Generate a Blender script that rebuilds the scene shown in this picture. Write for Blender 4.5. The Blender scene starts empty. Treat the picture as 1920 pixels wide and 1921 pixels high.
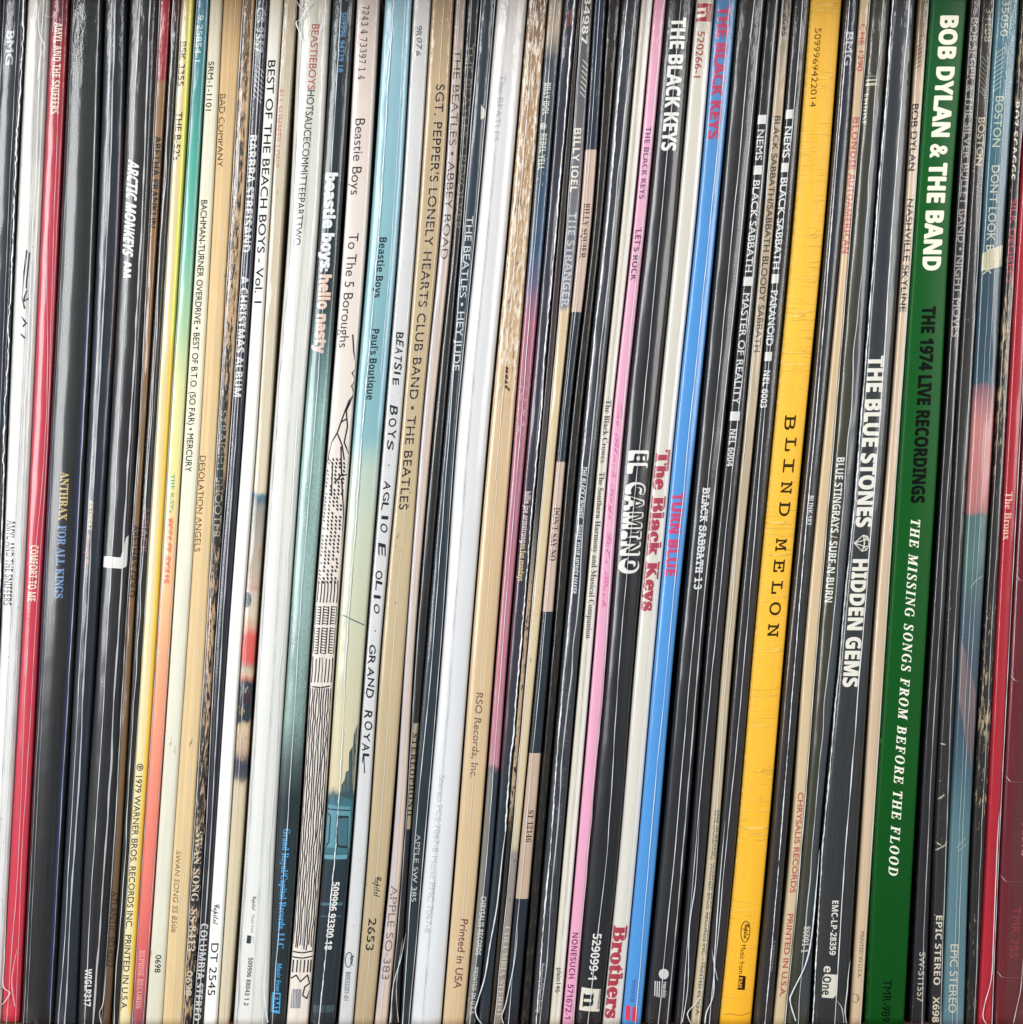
import bpy, bmesh, math, random
from mathutils import Vector

# ------------------------------------------------------------------ camera
K = 0.000164          # metres on the spine plane per photograph pixel
D = 0.46              # camera distance from the spine plane
ZC = 965.5 * K        # height of the camera above the shelf board
sc = bpy.context.scene
cam = bpy.data.cameras.new('camera')
cam.sensor_fit = 'HORIZONTAL'
cam.angle = 2 * math.atan(1920 * K / 2 / D)
cam.clip_start = 0.01
cam.clip_end = 20
co = bpy.data.objects.new('camera', cam)
sc.collection.objects.link(co)
co.location = (0, -D, ZC)
co.rotation_euler = (math.pi / 2, 0, 0)
sc.camera = co

# ------------------------------------------------------------------ light
w = bpy.data.worlds.new('World')
sc.world = w
w.use_nodes = True
bg = w.node_tree.nodes['Background']
bg.inputs[0].default_value = (0.80, 0.87, 1.0, 1)
bg.inputs[1].default_value = 0.33


def area(name, loc, target, sx, sy, power, col):
    l = bpy.data.lights.new(name, 'AREA')
    l.shape = 'RECTANGLE'
    l.size, l.size_y = sx, sy
    l.energy = power
    l.color = col
    o = bpy.data.objects.new(name, l)
    sc.collection.objects.link(o)
    o.location = loc
    o.rotation_euler = (Vector(target) - Vector(loc)).to_track_quat('-Z', 'Y').to_euler()
    return o


area('window_light', (1.15, -1.45, 0.75), (0, 0, 0.14), 0.7, 1.25, 29, (1.0, 0.97, 0.93))
area('second_window_light', (-1.05, -1.3, 0.55), (0, 0, 0.14), 0.65, 1.15, 42, (0.98, 0.985, 1.0))

sc.view_settings.view_transform = 'Standard'
sc.view_settings.look = 'None'
sc.view_settings.exposure = -0.28
sc.view_settings.gamma = 1
sc.view_settings.use_curve_mapping = False
sc.render.engine = 'CYCLES'
sc.cycles.use_denoising = True
sc.cycles.transparent_max_bounces = 24
sc.cycles.max_bounces = 8
sc.cycles.caustics_reflective = False
sc.cycles.caustics_refractive = False

# ------------------------------------------------------------------ helpers
YS = [0, 400, 800, 1200, 1600, 1921]


def lin(c):
    r = []
    for v in c:
        v = v / 255.0
        r.append(v / 12.92 if v <= 0.04045 else ((v + 0.055) / 1.055) ** 2.4)
    return r


def interp(vals, y, ys=YS):
    """smooth interpolation of the samples taken at the six heights"""
    n = len(ys)
    m = [0] * n
    for i in range(n):
        a, b = max(0, i - 1), min(n - 1, i + 1)
        m[i] = (vals[b] - vals[a]) / (ys[b] - ys[a])
    if y <= ys[0]:
        return vals[0] + m[0] * (y - ys[0])
    if y >= ys[-1]:
        return vals[-1] + m[-1] * (y - ys[-1])
    i = 0
    while y > ys[i + 1]:
        i += 1
    h = ys[i + 1] - ys[i]
    t = (y - ys[i]) / h
    return ((2 * t ** 3 - 3 * t ** 2 + 1) * vals[i] + (t ** 3 - 2 * t ** 2 + t) * h * m[i]
            + (-2 * t ** 3 + 3 * t ** 2) * vals[i + 1] + (t ** 3 - t ** 2) * h * m[i + 1])


def lerp_list(v, y, y0=0.0, y1=1921.0):
    if not isinstance(v, (list, tuple)):
        return v
    n = len(v)
    t = max(0.0, min(1.0, (y - y0) / (y1 - y0))) * (n - 1)
    i = min(n - 2, int(t))
    return v[i] + (v[i + 1] - v[i]) * (t - i)


def sm(x):
    return x * x * (3 - 2 * x)


def vnoise(x, seed):
    i = math.floor(x)
    f = x - i

    def h(n):
        r = math.sin(n * 127.1 + seed * 311.7) * 43758.5453
        return (r - math.floor(r)) * 2 - 1
    return h(i) + (h(i + 1) - h(i)) * sm(f)


def link(name, me, mat, parent=None, label=None):
    o = bpy.data.objects.new(name, me)
    sc.collection.objects.link(o)
    if mat is not None:
        me.materials.append(mat)
    if parent is not None:
        o.parent = parent
    if label:
        o['label'] = label
    return o


# ------------------------------------------------------------------ materials
class NT:
    def __init__(self, name):
        self.m = bpy.data.materials.new(name)
        self.m.use_nodes = True
        self.t = self.m.node_tree
        self.t.nodes.clear()
        self.out = self.n('ShaderNodeOutputMaterial')

    def n(self, typ, **kw):
        nd = self.t.nodes.new(typ)
        for k, v in kw.items():
            if k.startswith('i_'):
                key = k[2:]
                key = int(key) if key.isdigit() else key.replace('_', ' ')
                nd.inputs[key].default_value = v
            else:
                setattr(nd, k, v)
        return nd

    def l(self, a, ai, b, bi):
        self.t.links.new(a.outputs[ai], b.inputs[bi])

    def math(self, op, a, b=None, clamp=False):
        nd = self.n('ShaderNodeMath', operation=op, use_clamp=clamp)
        for i, v in enumerate((a, b)):
            if v is None:
                continue
            if isinstance(v, (int, float)):
                nd.inputs[i].default_value = v
            else:
                self.t.links.new(v, nd.inputs[i])
        return nd.outputs[0]

    def mix(self, fac, a, b, blend='MIX'):
        nd = self.n('ShaderNodeMix', data_type='RGBA', blend_type=blend)
        for s, v in ((nd.inputs[0], fac), (nd.inputs[6], a), (nd.inputs[7], b)):
            if isinstance(v, (int, float)):
                s.default_value = v
            elif isinstance(v, (list, tuple)):
                s.default_value = (v[0], v[1], v[2], 1)
            else:
                self.t.links.new(v, s)
        return nd.outputs[2]

    def noise(self, uv, sx, sy, scale=1.0, detail=4, rough=0.6, off=0.0):
        mp = self.n('ShaderNodeMapping')
        mp.inputs['Scale'].default_value = (sx, sy, 1)
        mp.inputs['Location'].default_value = (off, off * 1.7, off * 0.3)
        self.t.links.new(uv, mp.inputs[0])
        nz = self.n('ShaderNodeTexNoise')
        nz.inputs['Scale'].default_value = scale
        nz.inputs['Detail'].default_value = detail
        nz.inputs['Roughness'].default_value = rough
        self.l(mp, 0, nz, 0)
        return nz.outputs[0]

    def ramp(self, fac, stops, interp='LINEAR'):
        r = self.n('ShaderNodeValToRGB')
        r.color_ramp.interpolation = interp
        el = r.color_ramp.elements
        while len(el) > 1:
            el.remove(el[-1])
        for i, (p, c) in enumerate(stops):
            e = el[0] if i == 0 else el.new(p)
            e.position = p
            e.color = (c[0], c[1], c[2], 1)
        self.t.links.new(fac, r.inputs[0])
        return r.outputs[0]


def stepfac(N, val, lo, hi):
    r = N.n('ShaderNodeMapRange', interpolation_type='SMOOTHSTEP')
    r.inputs[1].default_value = lo
    r.inputs[2].default_value = hi
    N.t.links.new(val, r.inputs[0])
    return r.outputs[0]


ALB = 0.86


def alb(c):
    l = lin(c)
    g = 0.3 * l[0] + 0.59 * l[1] + 0.11 * l[2]
    k = min(1.0, max(0.0, (g - 0.06) / 0.3))          # dark inks deeper, pale boards a little greyer
    e = 1.18 - 0.16 * k
    s = 1.0 - 0.08 * k if max(l) - min(l) < 0.55 else 1.0
    if g < 0.05 and max(l) - min(l) < 0.03:
        s = 1.7                                        # blue-blacks and brown-blacks told apart
    return [min(0.83, max(0.002, g + (v - g) * s) ** e * 0.92) for v in l]


def cover_mat(name, ramp, seed, cross=None, wear=None, edge=None, rough=0.42, grain=0.10,
              bump=0.25, tex='paper', specks=None, streak=0.10, hard=False):
    """ramp: [(photo y, colour)] down the spine, often with painted shade at the top; cross: [(u0,u1,colour,amount,y0,y1)] colour bands, some of them painted highlights;
    wear: (colour, amount 0..1, size mm, stretch); edge: (colour, amount)"""
    N = NT(name)
    mm = N.n('ShaderNodeUVMap', uv_map='Millimetres').outputs[0]
    rel = N.n('ShaderNodeUVMap', uv_map='Relative').outputs[0]
    sp = N.n('ShaderNodeSeparateXYZ')
    N.t.links.new(rel, sp.inputs[0])
    U, V = sp.outputs[0], sp.outputs[1]
    off = seed * 7.31
    if len(ramp) == 1:
        rgb = N.n('ShaderNodeRGB')
        c = alb(ramp[0][1])
        rgb.outputs[0].default_value = (c[0], c[1], c[2], 1)
        col = rgb.outputs[0]
    else:
        wob = N.noise(mm, 0.6, 0.05, 1.0, 2, 0.5, off)
        v2 = N.math('ADD', V, N.math('MULTIPLY', N.math('SUBTRACT', wob, 0.5), 0.0 if hard else 0.012))
        col = N.ramp(v2, [(max(0, min(1, (y + 40) / 2000.0)), alb(c)) for y, c in ramp],  # pale covers start darker: shade under the top board painted in
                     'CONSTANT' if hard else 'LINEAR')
    for (u0, u1, c, a, y0, y1) in (cross or []):  # print and wear, also highlights and a reflection put into the colour
        f = N.math('MULTIPLY', stepfac(N, U, u0 - 0.05, u0 + 0.03), N.math('SUBTRACT', 1.0, stepfac(N, U, u1 - 0.03, u1 + 0.05)))
        f = N.math('MULTIPLY', f, stepfac(N, V, (y0 + 20) / 2000.0, (y0 + 60) / 2000.0))
        f = N.math('MULTIPLY', f, N.math('SUBTRACT', 1.0, stepfac(N, V, (y1 + 20) / 2000.0, (y1 + 60) / 2000.0)))
        col = N.mix(N.math('MULTIPLY', f, a), col, alb(c))
    # long pressing streaks and blotches of the board
    s1 = N.noise(mm, 3.0, 0.012, 1.0, 3, 0.6, off + 3)
    s2 = N.noise(mm, 0.35, 0.06, 1.0, 4, 0.65, off + 9)
    g = N.noise(mm, 9.0, 9.0, 1.0, 2, 0.7, off + 1)
    f = N.math('ADD', N.math('MULTIPLY', N.math('SUBTRACT', s1, 0.5), streak * 2.4),
               N.math('MULTIPLY', N.math('SUBTRACT', s2, 0.5), grain * 2.2))
    f = N.math('ADD', f, N.math('MULTIPLY', N.math('SUBTRACT', g, 0.5), grain * 1.6))
    f = N.math('ADD', f, 1.0)
    cmb = N.n('ShaderNodeCombineXYZ')
    for i in range(3):
        N.t.links.new(f, cmb.inputs[i])
    col = N.mix(1.0, col, cmb.outputs[0], 'MULTIPLY')
    h = N.math('ADD', N.math('MULTIPLY', s1, 0.5), N.math('MULTIPLY', g, 0.35))
    if tex == 'weave':
        wv = N.n('ShaderNodeTexVoronoi')
        wv.inputs['Scale'].default_value = 2.6
        mp = N.n('ShaderNodeMapping')
        mp.inputs['Scale'].default_value = (1, 1.0, 1)
        mp.inputs['Rotation'].default_value = (0, 0, 0.5)
        N.t.links.new(mm, mp.inputs[0])
        N.l(mp, 0, wv, 0)
        k = stepfac(N, wv.outputs[0], 0.15, 0.55)
        k = N.math('MULTIPLY', k, N.noise(mm, 0.2, 0.03, 1.0, 2, 0.5, off + 5))
        col = N.mix(N.math('MULTIPLY', k, 0.75), col, alb((30, 70, 74)))
    if tex == 'leather':
        lz = N.noise(mm, 1.6, 0.22, 1.0, 5, 0.75, off + 5)
        k = stepfac(N, lz, 0.52, 0.72)
        col = N.mix(N.math('MULTIPLY', k, 0.8), col, alb((120, 104, 76)))
        h = N.math('ADD', h, N.math('MULTIPLY', lz, 5.0))
    if tex == 'crumple':
        lz = N.noise(mm, 0.9, 0.16, 1.0, 4, 0.7, off + 5)
        top = N.math('SUBTRACT', 1.0, stepfac(N, V, 0.34, 0.42))
        k = N.math('MULTIPLY', stepfac(N, lz, 0.54, 0.66), top)
        col = N.mix(N.math('MULTIPLY', k, 0.8), col, alb((96, 74, 60)))
        k2 = N.math('MULTIPLY', stepfac(N, N.noise(mm, 1.2, 0.2, 1.0, 4, 0.7, off + 15), 0.5, 0.58), top)
        col = N.mix(N.math('MULTIPLY', k2, 0.8), col, alb((244, 234, 214)))
        h = N.math('ADD', h, N.math('MULTIPLY', N.math('MULTIPLY', lz, top), 7.0))
    if tex == 'pebble':
        pz = N.noise(mm, 2.6, 1.5, 1.0, 3, 0.6, off + 5)
        top = N.math('SUBTRACT', 1.0, stepfac(N, V, 0.08, 0.2))
        h = N.math('ADD', h, N.math('MULTIPLY', N.math('MULTIPLY', pz, top), 4.5))
    if tex == 'crease':
        lz = N.noise(mm, 0.10, 1.15, 1.0, 3, 0.55, off + 5)
        grp = N.noise(mm, 0.02, 0.06, 1.0, 2, 0.5, off + 8)
        k = N.math('MULTIPLY', stepfac(N, lz, 0.57, 0.64), stepfac(N, grp, 0.44, 0.6))
        h = N.math('ADD', h, N.math('MULTIPLY', k, 2.6))
        col = N.mix(N.math('MULTIPLY', k, 0.28), col, alb((255, 232, 150)))
    if specks:
        c, a = specks
        z = N.noise(mm, 1.5, 0.8, 1.0, 2, 0.5, off + 25)
        col = N.mix(stepfac(N, z, 0.74 - a, 0.77 - a), col, alb(c))
    if wear:
        c, a, size, st = wear
        z = N.noise(mm, 1.0 / size, 1.0 / (size * st), 1.0, 6, 0.72, off + 21)
        big = N.noise(mm, 0.08, 0.02, 1.0, 2, 0.5, off + 31)
        t = N.math('ADD', z, N.math('MULTIPLY', N.math('SUBTRACT', big, 0.5), 0.5))
        k = stepfac(N, t, 0.70 - a * 0.4, 0.73 - a * 0.4)
        col = N.mix(k, col, alb(c))
        h = N.math('SUBTRACT', h, N.math('MULTIPLY', k, 0.8))
    if edge:
        c, a = edge
        d = N.math('ABSOLUTE', N.math('SUBTRACT', U, 0.5))
        z = N.noise(mm, 1.2, 0.5, 1.0, 5, 0.7, off + 41)
        t = N.math('ADD', d, N.math('MULTIPLY', N.math('SUBTRACT', z, 0.5), 0.25))
        col = N.mix(stepfac(N, t, 0.52 - a * 0.2, 0.54 - a * 0.2), col, alb(c))
    bs = N.n('ShaderNodeBsdfPrincipled')
    N.t.links.new(col, bs.inputs['Base Color'])
    bs.inputs['Roughness'].default_value = rough
    bs.inputs['IOR'].default_value = 1.45
    bs.inputs['Specular IOR Level'].default_value = 0.22
    bp = N.n('ShaderNodeBump')
    bp.inputs['Strength'].default_value = bump
    bp.inputs['Distance'].default_value = 0.00015
    N.t.links.new(h, bp.inputs['Height'])
    N.l(bp, 0, bs, 'Normal')
    N.l(bs, 0, N.out, 0)
    return N.m


_ink = {}


def ink(c, rough=0.5, wornness=0.0, under=None):
    key = (tuple(c), rough, wornness)
    if key in _ink:
        return _ink[key]
    N = NT('printed_ink')
    tc = N.n('ShaderNodeTexCoord').outputs[3]
    bs = N.n('ShaderNodeBsdfPrincipled')
    bs.inputs['Specular IOR Level'].default_value = 0.3 if sum(c) > 240 else 0.08
    z = N.noise(tc, 900, 900, 1.0, 4, 0.7)
    a = alb(c)
    col = N.mix(N.math('MULTIPLY', z, 0.35), a, [v * 0.7 for v in a])
    N.t.links.new(col, bs.inputs['Base Color'])
    bs.inputs['Roughness'].default_value = rough
    if wornness > 0:
        z2 = N.noise(tc, 1600, 900, 1.0, 5, 0.8, 3)
        tr = N.n('ShaderNodeBsdfTransparent')
        mx = N.n('ShaderNodeMixShader')
        N.t.links.new(stepfac(N, z2, 0.42 + 0.25 * (0.5 - wornness), 0.54 + 0.25 * (0.5 - wornness)), mx.inputs[0])
        N.l(bs, 0, mx, 1)
        N.l(tr, 0, mx, 2)
        N.l(mx, 0, N.out, 0)
    else:
        N.l(bs, 0, N.out, 0)
    _ink[key] = N.m
    return N.m


def plastic_mat(name, seed, milk=0.05, rough=0.18, wrinkle=1.0, tint=(1, 1, 1)):
    """clear polythene: thin film with a sheen, faint milkiness and wrinkles"""
    N = NT(name)
    mm = N.n('ShaderNodeUVMap', uv_map='Millimetres').outputs[0]
    rel = N.n('ShaderNodeUVMap', uv_map='Relative').outputs[0]
    sp = N.n('ShaderNodeSeparateXYZ')
    N.t.links.new(rel, sp.inputs[0])
    V = sp.outputs[1]
    off = seed * 3.77
    a = N.noise(mm, 0.26, 0.03, 1.0, 1.5, 0.5, off)
    b = N.noise(mm, 0.55, 0.2, 1.0, 3, 0.55, off + 5)
    ends = N.math('ADD', N.math('SUBTRACT', 1.0, stepfac(N, V, 0.03, 0.16)),
                  stepfac(N, V, 0.93, 0.99))
    patch = stepfac(N, N.noise(mm, 0.03, 0.012, 1.0, 1, 0.5, off + 12), 0.52, 0.66)
    amt = N.math('ADD', N.math('MULTIPLY', ends, 1.5), N.math('MULTIPLY', patch, 0.12))
    h = N.math('ADD', N.math('MULTIPLY', a, 0.35 * wrinkle), N.math('MULTIPLY', N.math('MULTIPLY', b, amt), 0.7 * wrinkle))
    bp = N.n('ShaderNodeBump')
    bp.inputs['Strength'].default_value = 0.55
    bp.inputs['Distance'].default_value = 0.0006
    N.t.links.new(h, bp.inputs['Height'])
    gl = N.n('ShaderNodeBsdfGlossy')
    gl.inputs['Roughness'].default_value = rough
    N.l(bp, 0, gl, 'Normal')
    tr = N.n('ShaderNodeBsdfTransparent')
    tr.inputs[0].default_value = (0.97 * tint[0], 0.97 * tint[1], 0.97 * tint[2], 1)
    df = N.n('ShaderNodeBsdfDiffuse')
    df.inputs[0].default_value = (0.75, 0.79, 0.84, 1)
    N.l(bp, 0, df, 'Normal')
    fr = N.n('ShaderNodeFresnel')
    geo = N.n('ShaderNodeNewGeometry')     # a thin film reflects alike from both sides
    N.t.links.new(N.math('SUBTRACT', 1.5, N.math('MULTIPLY', geo.outputs['Backfacing'], 1.5 - 1 / 1.5)), fr.inputs[0])
    N.l(bp, 0, fr, 'Normal')
    m1 = N.n('ShaderNodeMixShader')
    # streaky milkiness; its bluish veil stands in for sky reflected in the film
    sky_veil = N.math('MULTIPLY', N.math('POWER', N.noise(mm, 2.5, 0.05, 1.0, 4, 0.7, off + 22), 2.0), milk * 1.0)
    N.t.links.new(sky_veil, m1.inputs[0])
    N.l(tr, 0, m1, 1)
    N.l(df, 0, m1, 2)
    m2 = N.n('ShaderNodeMixShader')
    N.t.links.new(N.math('MULTIPLY', fr.outputs[0], 1.1, True), m2.inputs[0])
    N.l(m1, 0, m2, 1)
    N.l(gl, 0, m2, 2)
    N.l(m2, 0, N.out, 0)
    return N.m


def seam_mat(name, c, op):
    N = NT(name)
    bs = N.n('ShaderNodeBsdfPrincipled')
    bs.inputs['Base Color'].default_value = (c[0], c[1], c[2], 1)
    bs.inputs['Roughness'].default_value = 0.2
    tr = N.n('ShaderNodeBsdfTransparent')
    mx = N.n('ShaderNodeMixShader')
    tc = N.n('ShaderNodeTexCoord').outputs[3]
    z = N.noise(tc, 60, 180, 1.0, 4, 0.7)
    N.t.links.new(N.math('MULTIPLY', stepfac(N, z, 0.22, 0.55), op), mx.inputs[0])
    N.l(tr, 0, mx, 1)
    N.l(bs, 0, mx, 2)
    N.l(mx, 0, N.out, 0)
    return N.m


SEAM = {'w': seam_mat('plastic_fold_bright', (0.82, 0.86, 0.88), 0.8),
        'f': seam_mat('faint_fold_or_highlight', (0.75, 0.78, 0.80), 0.42),  # faint folds, and a soft crease highlight put in as a strip
        'd': seam_mat('plastic_fold_grey', (0.22, 0.24, 0.26), 0.55),
        'k': seam_mat('plastic_fold_dark', (0.02, 0.02, 0.03), 0.9),
        'r': seam_mat('plastic_edge_ragged', (0.83, 0.86, 0.86), 0.95)}

# ------------------------------------------------------------------ shelf
def box_mesh(name, x0, x1, y0, y1, z0, z1, bev=0.0012):
    bm = bmesh.new()
    bmesh.ops.create_cube(bm, size=1)
    for v in bm.verts:
        v.co = Vector(((x0 + x1) / 2 + v.co.x * (x1 - x0), (y0 + y1) / 2 + v.co.y * (y1 - y0), (z0 + z1) / 2 + v.co.z * (z1 - z0)))
    bmesh.ops.bevel(bm, geom=bm.edges[:], offset=bev, segments=2, affect='EDGES')
    me = bpy.data.meshes.new(name)
    bm.to_mesh(me)
    bm.free()
    return me


def wood():
    N = NT('brown_wood')
    tc = N.n('ShaderNodeTexCoord').outputs[3]
    z = N.noise(tc, 6, 90, 1.0, 5, 0.65)
    z2 = N.noise(tc, 25, 400, 1.0, 3, 0.6, 4)
    col = N.ramp(N.math('ADD', N.math('MULTIPLY', z, 0.7), N.math('MULTIPLY', z2, 0.3)),
                 [(0.3, (0.10, 0.045, 0.020)), (0.55, (0.22, 0.11, 0.055)), (0.75, (0.30, 0.17, 0.09))])
    bs = N.n('ShaderNodeBsdfPrincipled')
    N.t.links.new(col, bs.inputs['Base Color'])
    bs.inputs['Roughness'].default_value = 0.4
    N.l(bs, 0, N.out, 0)
    return N.m


WOOD = wood()
shelf = bpy.data.objects.new('record_shelf', None)
sc.collection.objects.link(shelf)
shelf['label'] = 'brown wooden shelf board under the records, showing in the bottom left corner'
shelf['category'] = 'shelf'
XA, XB = (-112 - 960) * K, (2034 - 960) * K
link('shelf_board', box_mesh('shelf_board', XA - 0.02, XB + 0.02, -0.020, 0.36, -0.022, 0.0), WOOD, shelf)
link('top_board', box_mesh('top_board', XA - 0.02, XB + 0.02, -0.040, 0.36, 0.332, 0.352), WOOD, shelf)
link('side_panel', box_mesh('side_panel', XA - 0.02, XA, -0.002, 0.34, 0.0003, 0.3317), WOOD, shelf)
link('side_panel', box_mesh('side_panel', XB, XB + 0.02, -0.002, 0.34, 0.0003, 0.3317), WOOD, shelf)
link('back_panel', box_mesh('back_panel', XA + 0.0003, XB - 0.0003, 0.33, 0.34, 0.0003, 0.3317), WOOD, shelf)

# ------------------------------------------------------------------ lettering
_tm = {}


def alpha(s, up, lo, dg=None):
    o = ''
    for c in s:
        if 'A' <= c <= 'Z':
            o += chr(up + ord(c) - 65)
        elif 'a' <= c <= 'z':
            o += chr(lo + ord(c) - 97)
        elif dg and '0' <= c <= '9':
            o += chr(dg + ord(c) - 48)
        else:
            o += c
    return o


STYLES = {'n': lambda s: s,
          'serif': lambda s: alpha(s, 0x1D400, 0x1D41A, 0x1D7CE),
          'serifit': lambda s: alpha(s, 0x1D468, 0x1D482),
          'bold': lambda s: alpha(s, 0x1D5D4, 0x1D5EE, 0x1D7EC),
          'mono': lambda s: alpha(s, 0x1D670, 0x1D68A, 0x1D7F6),
          'script': lambda s: alpha(s, 0x1D4D0, 0x1D4EA)}


def glyph_key(s, style, bold, spacing):
    # letters are thickened by shifted copies, see do_text
    return (s, style, 0.0, spacing)


def make_glyphs(keys):
    """all strings at once, in one evaluation of the scene"""
    obs = []
    for key in keys:
        c = bpy.data.curves.new('lettering', 'FONT')
        c.body = STYLES[key[1]](key[0])
        c.resolution_u = 5
        c.offset = key[2]
        c.space_character = key[3]
        o = bpy.data.objects.new('lettering', c)
        sc.collection.objects.link(o)
        obs.append((key, o))
    dg = bpy.context.evaluated_depsgraph_get()
    for key, o in obs:
        me = bpy.data.meshes.new_from_object(o.evaluated_get(dg))
        bm = bmesh.new()
        bm.from_mesh(me)
        bpy.data.meshes.remove(me)
        _tm[key] = bm
    for key, o in obs:
        c = o.data
        bpy.data.objects.remove(o)
        bpy.data.curves.remove(c)


def glyphs(s, style, bold, spacing):
    return _tm[glyph_key(s, style, bold, spacing)].copy()


def cap_height(style, bold):
    bm = glyphs('H', style, bold, 1.0)
    ys = [v.co.y for v in bm.verts]
    bm.free()
    return min(ys), max(ys)


def bisect_t(bm, step):
    ts = [v.co.x for v in bm.verts]
    if not ts:
        return
    a, b = min(ts), max(ts)
    n = int((b - a) / step)
    for i in range(1, n + 1):
        t = a + (b - a) * i / (n + 1)
        bmesh.ops.bisect_plane(bm, geom=bm.verts[:] + bm.edges[:] + bm.faces[:], dist=1e-5,
                               plane_co=(t, 0, 0), plane_no=(1, 0, 0))


RECS = []


class Rec:
    def __init__(self, label, L, R, ramp, dy=0.0, crown=0.09, plastic=1, facet=None, bottom=1925, top=-14, sweep=None, **mat):
        self.label, self.L, self.R, self.ramp, self.dy = label, L, R, ramp, dy * 0.001
        self.crown, self.plastic, self.facet, self.bottom, self.top = crown, plastic, facet, bottom, top
        self.mat = mat
        self.ops = []
        self.rowc = {}
        self.seed = len(RECS) + 1
        random.seed(self.seed * 17)
        self.bow = [(random.uniform(-1, 1) * 0.00012, random.uniform(0.8, 2.6), random.uniform(0, 6.28)) for _ in range(3)]
        RECS.append(self)

    # geometry -------------------------------------------------------
    def f(self):
        return (D + self.dy) / D

    def px2x(self, x):
        return (x - 960) * K * self.f()

    def z(self, y):
        return max(0.0, ZC - (y - 960.5) * K * self.f())

    def lx(self, y):
        return interp(self.WL, y)

    def rx(self, y):
        return interp(self.WR, y)

    def front(self, u, wd):
        e = max(0.0, min(u, 1 - u)) * wd
        r = min(0.00065, 0.24 * wd)
        d = self.crown * wd * (2 * u - 1) ** 2
        if e < r:
            d += r - math.sqrt(max(0.0, r * r - (r - e) ** 2))
        if self.facet:
            d += lerp_list(self.facet, u, 0, 1) * 0.001
        return d

    def row(self, y):
        q = self.rowc.get(y)
        if q is None:
            q = self.rowc[y] = (self.lx(y), self.rx(y), sum(amp * math.sin(fr * y / 1921 * 6.283 + ph) for amp, fr, ph in self.bow), self.z(y))
        return q

    def P(self, u, y, off=0.0, inset=0.0):
        a, b, bow, z = self.row(y)
        a, b = a + inset, b - inset
        return Vector((a + (b - a) * u, self.dy + self.front(u, b - a) + bow - off, z))

    def inset(self):
        return 0.00014 if self.plastic else 0.0

    def at(self, xpx, y, off):
        """a photograph position brought onto this spine"""
        i = self.inset()
        a, b = self.row(y)[0] + i, self.row(y)[1] - i
        u = (self.px2x(xpx) - a) / (b - a)
        p = self.P(min(0.97, max(0.03, u)), y, off, i)
        return p

    def ref(self, u, y):
        return interp(self.L, y) + (interp(self.R, y) - interp(self.L, y)) * u

    # what is printed ------------------------------------------------
    def text(self, s, y0, y1, u, h, col, style='n', bold=0.0, shear=0.0, worn=0.0, sp=1.0, layer=1, name='lettering', on=None, rough=0.5):
        self.ops.append(('text', s, y0, y1, u, h, col, style, bold, shear, worn, sp, layer, name, on, rough))
        return self

    def hand(self, s, y0, y1, u, h, col):
        self.ops.append(('hand', s, y0, y1, u, h, col))
        return self

    def poly(self, polys, col, name='mark', layer=1, worn=0.0):
        self.ops.append(('poly', polys, col, name, layer, worn))
        return self

    def band(self, y0, y1, col, u0=0.0, u1=1.0, name='printed_band', layer=1, worn=0.0, slant=0.0):
        pts = []
        for (y, u) in ((y0, u0), (y0, u1), (y1, u1), (y1, u0)):
            yy = y + slant * (u - 0.5)
            pts.append((self.ref(u, yy), yy))
        return self.poly([pts], col, name, layer, worn)

    def lines(self, strokes, wpx, col, name='drawn_line', layer=1, worn=0.0):
        self.ops.append(('lines', strokes, wpx, col, name, layer, worn))
        return self

    def seam(self, us, kind='w', wpx=1.6, rag=0.6, y0=-14, y1=1922, off=None):
        self.ops.append(('seam', us, kind, wpx, rag, y0, y1, off))
        return self

    def fold(self, pts, kind='w', wpx=1.8):
        self.ops.append(('fold', pts, kind, wpx))
        return self

    # build ----------------------------------------------------------
    def sheet(self, name, off, inset, rows, us, depth, ripple=0.0, seed=0, bottomflat=True):
        base = self.base
        vs, mmuv, reluv = [], [], []
        cols = [('s', 0, depth), ('s', 0, 0.012)] + [('f', u, 0) for u in us] + [('s', 1, 0.012), ('s', 1, depth)]
        for y in rows:
            wmm = (self.rx(y) - self.lx(y)) * 1000
            for kind, u, dep in cols:
                p = self.P(u, y, off, inset)
                if kind == 's':
                    p = Vector((p.x, self.dy + dep, p.z))
                    um = (-dep * 1000) if u == 0 else wmm + dep * 1000
                else:
                    um = u * wmm
                    if ripple:
                        p.y += ripple * (vnoise(y / 46.0 + u * 1.3, seed) * 0.6 + vnoise(y / 15.0 + u * 2.0, seed + 3) * 0.2
                                         + vnoise(y / 240.0 - u * 2, seed + 7)) * math.sin(math.pi * u) ** 0.5
                vs.append(p - base)
                mmuv.append((um, y * K * 1000))
                reluv.append((u, (y + 40) / 2000.0))
        n = len(cols)
        fs = []
        for i in range(len(rows) - 1):
            for j in range(n - 1):
                fs.append((i * n + j, (i + 1) * n + j, (i + 1) * n + j + 1, i * n + j + 1))
        if not off:      # the cardboard cover is closed above and below by its folded edges
            m = len(rows) - 1
            fs.append(tuple(range(n)))
            fs.append(tuple(m * n + j for j in range(n - 1, -1, -1)))
        me = bpy.data.meshes.new(name)
        me.from_pydata(vs, [], fs)
        for nm, uv in (('Millimetres', mmuv), ('Relative', reluv)):
            lay = me.uv_layers.new(name=nm)
            data = [0.0] * (2 * len(me.loops))
            for li, lp in enumerate(me.loops):
                data[2 * li], data[2 * li + 1] = uv[lp.vertex_index]
            lay.data.foreach_set('uv', data)
        me.polygons.foreach_set('use_smooth', [True] * len(me.polygons))
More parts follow.
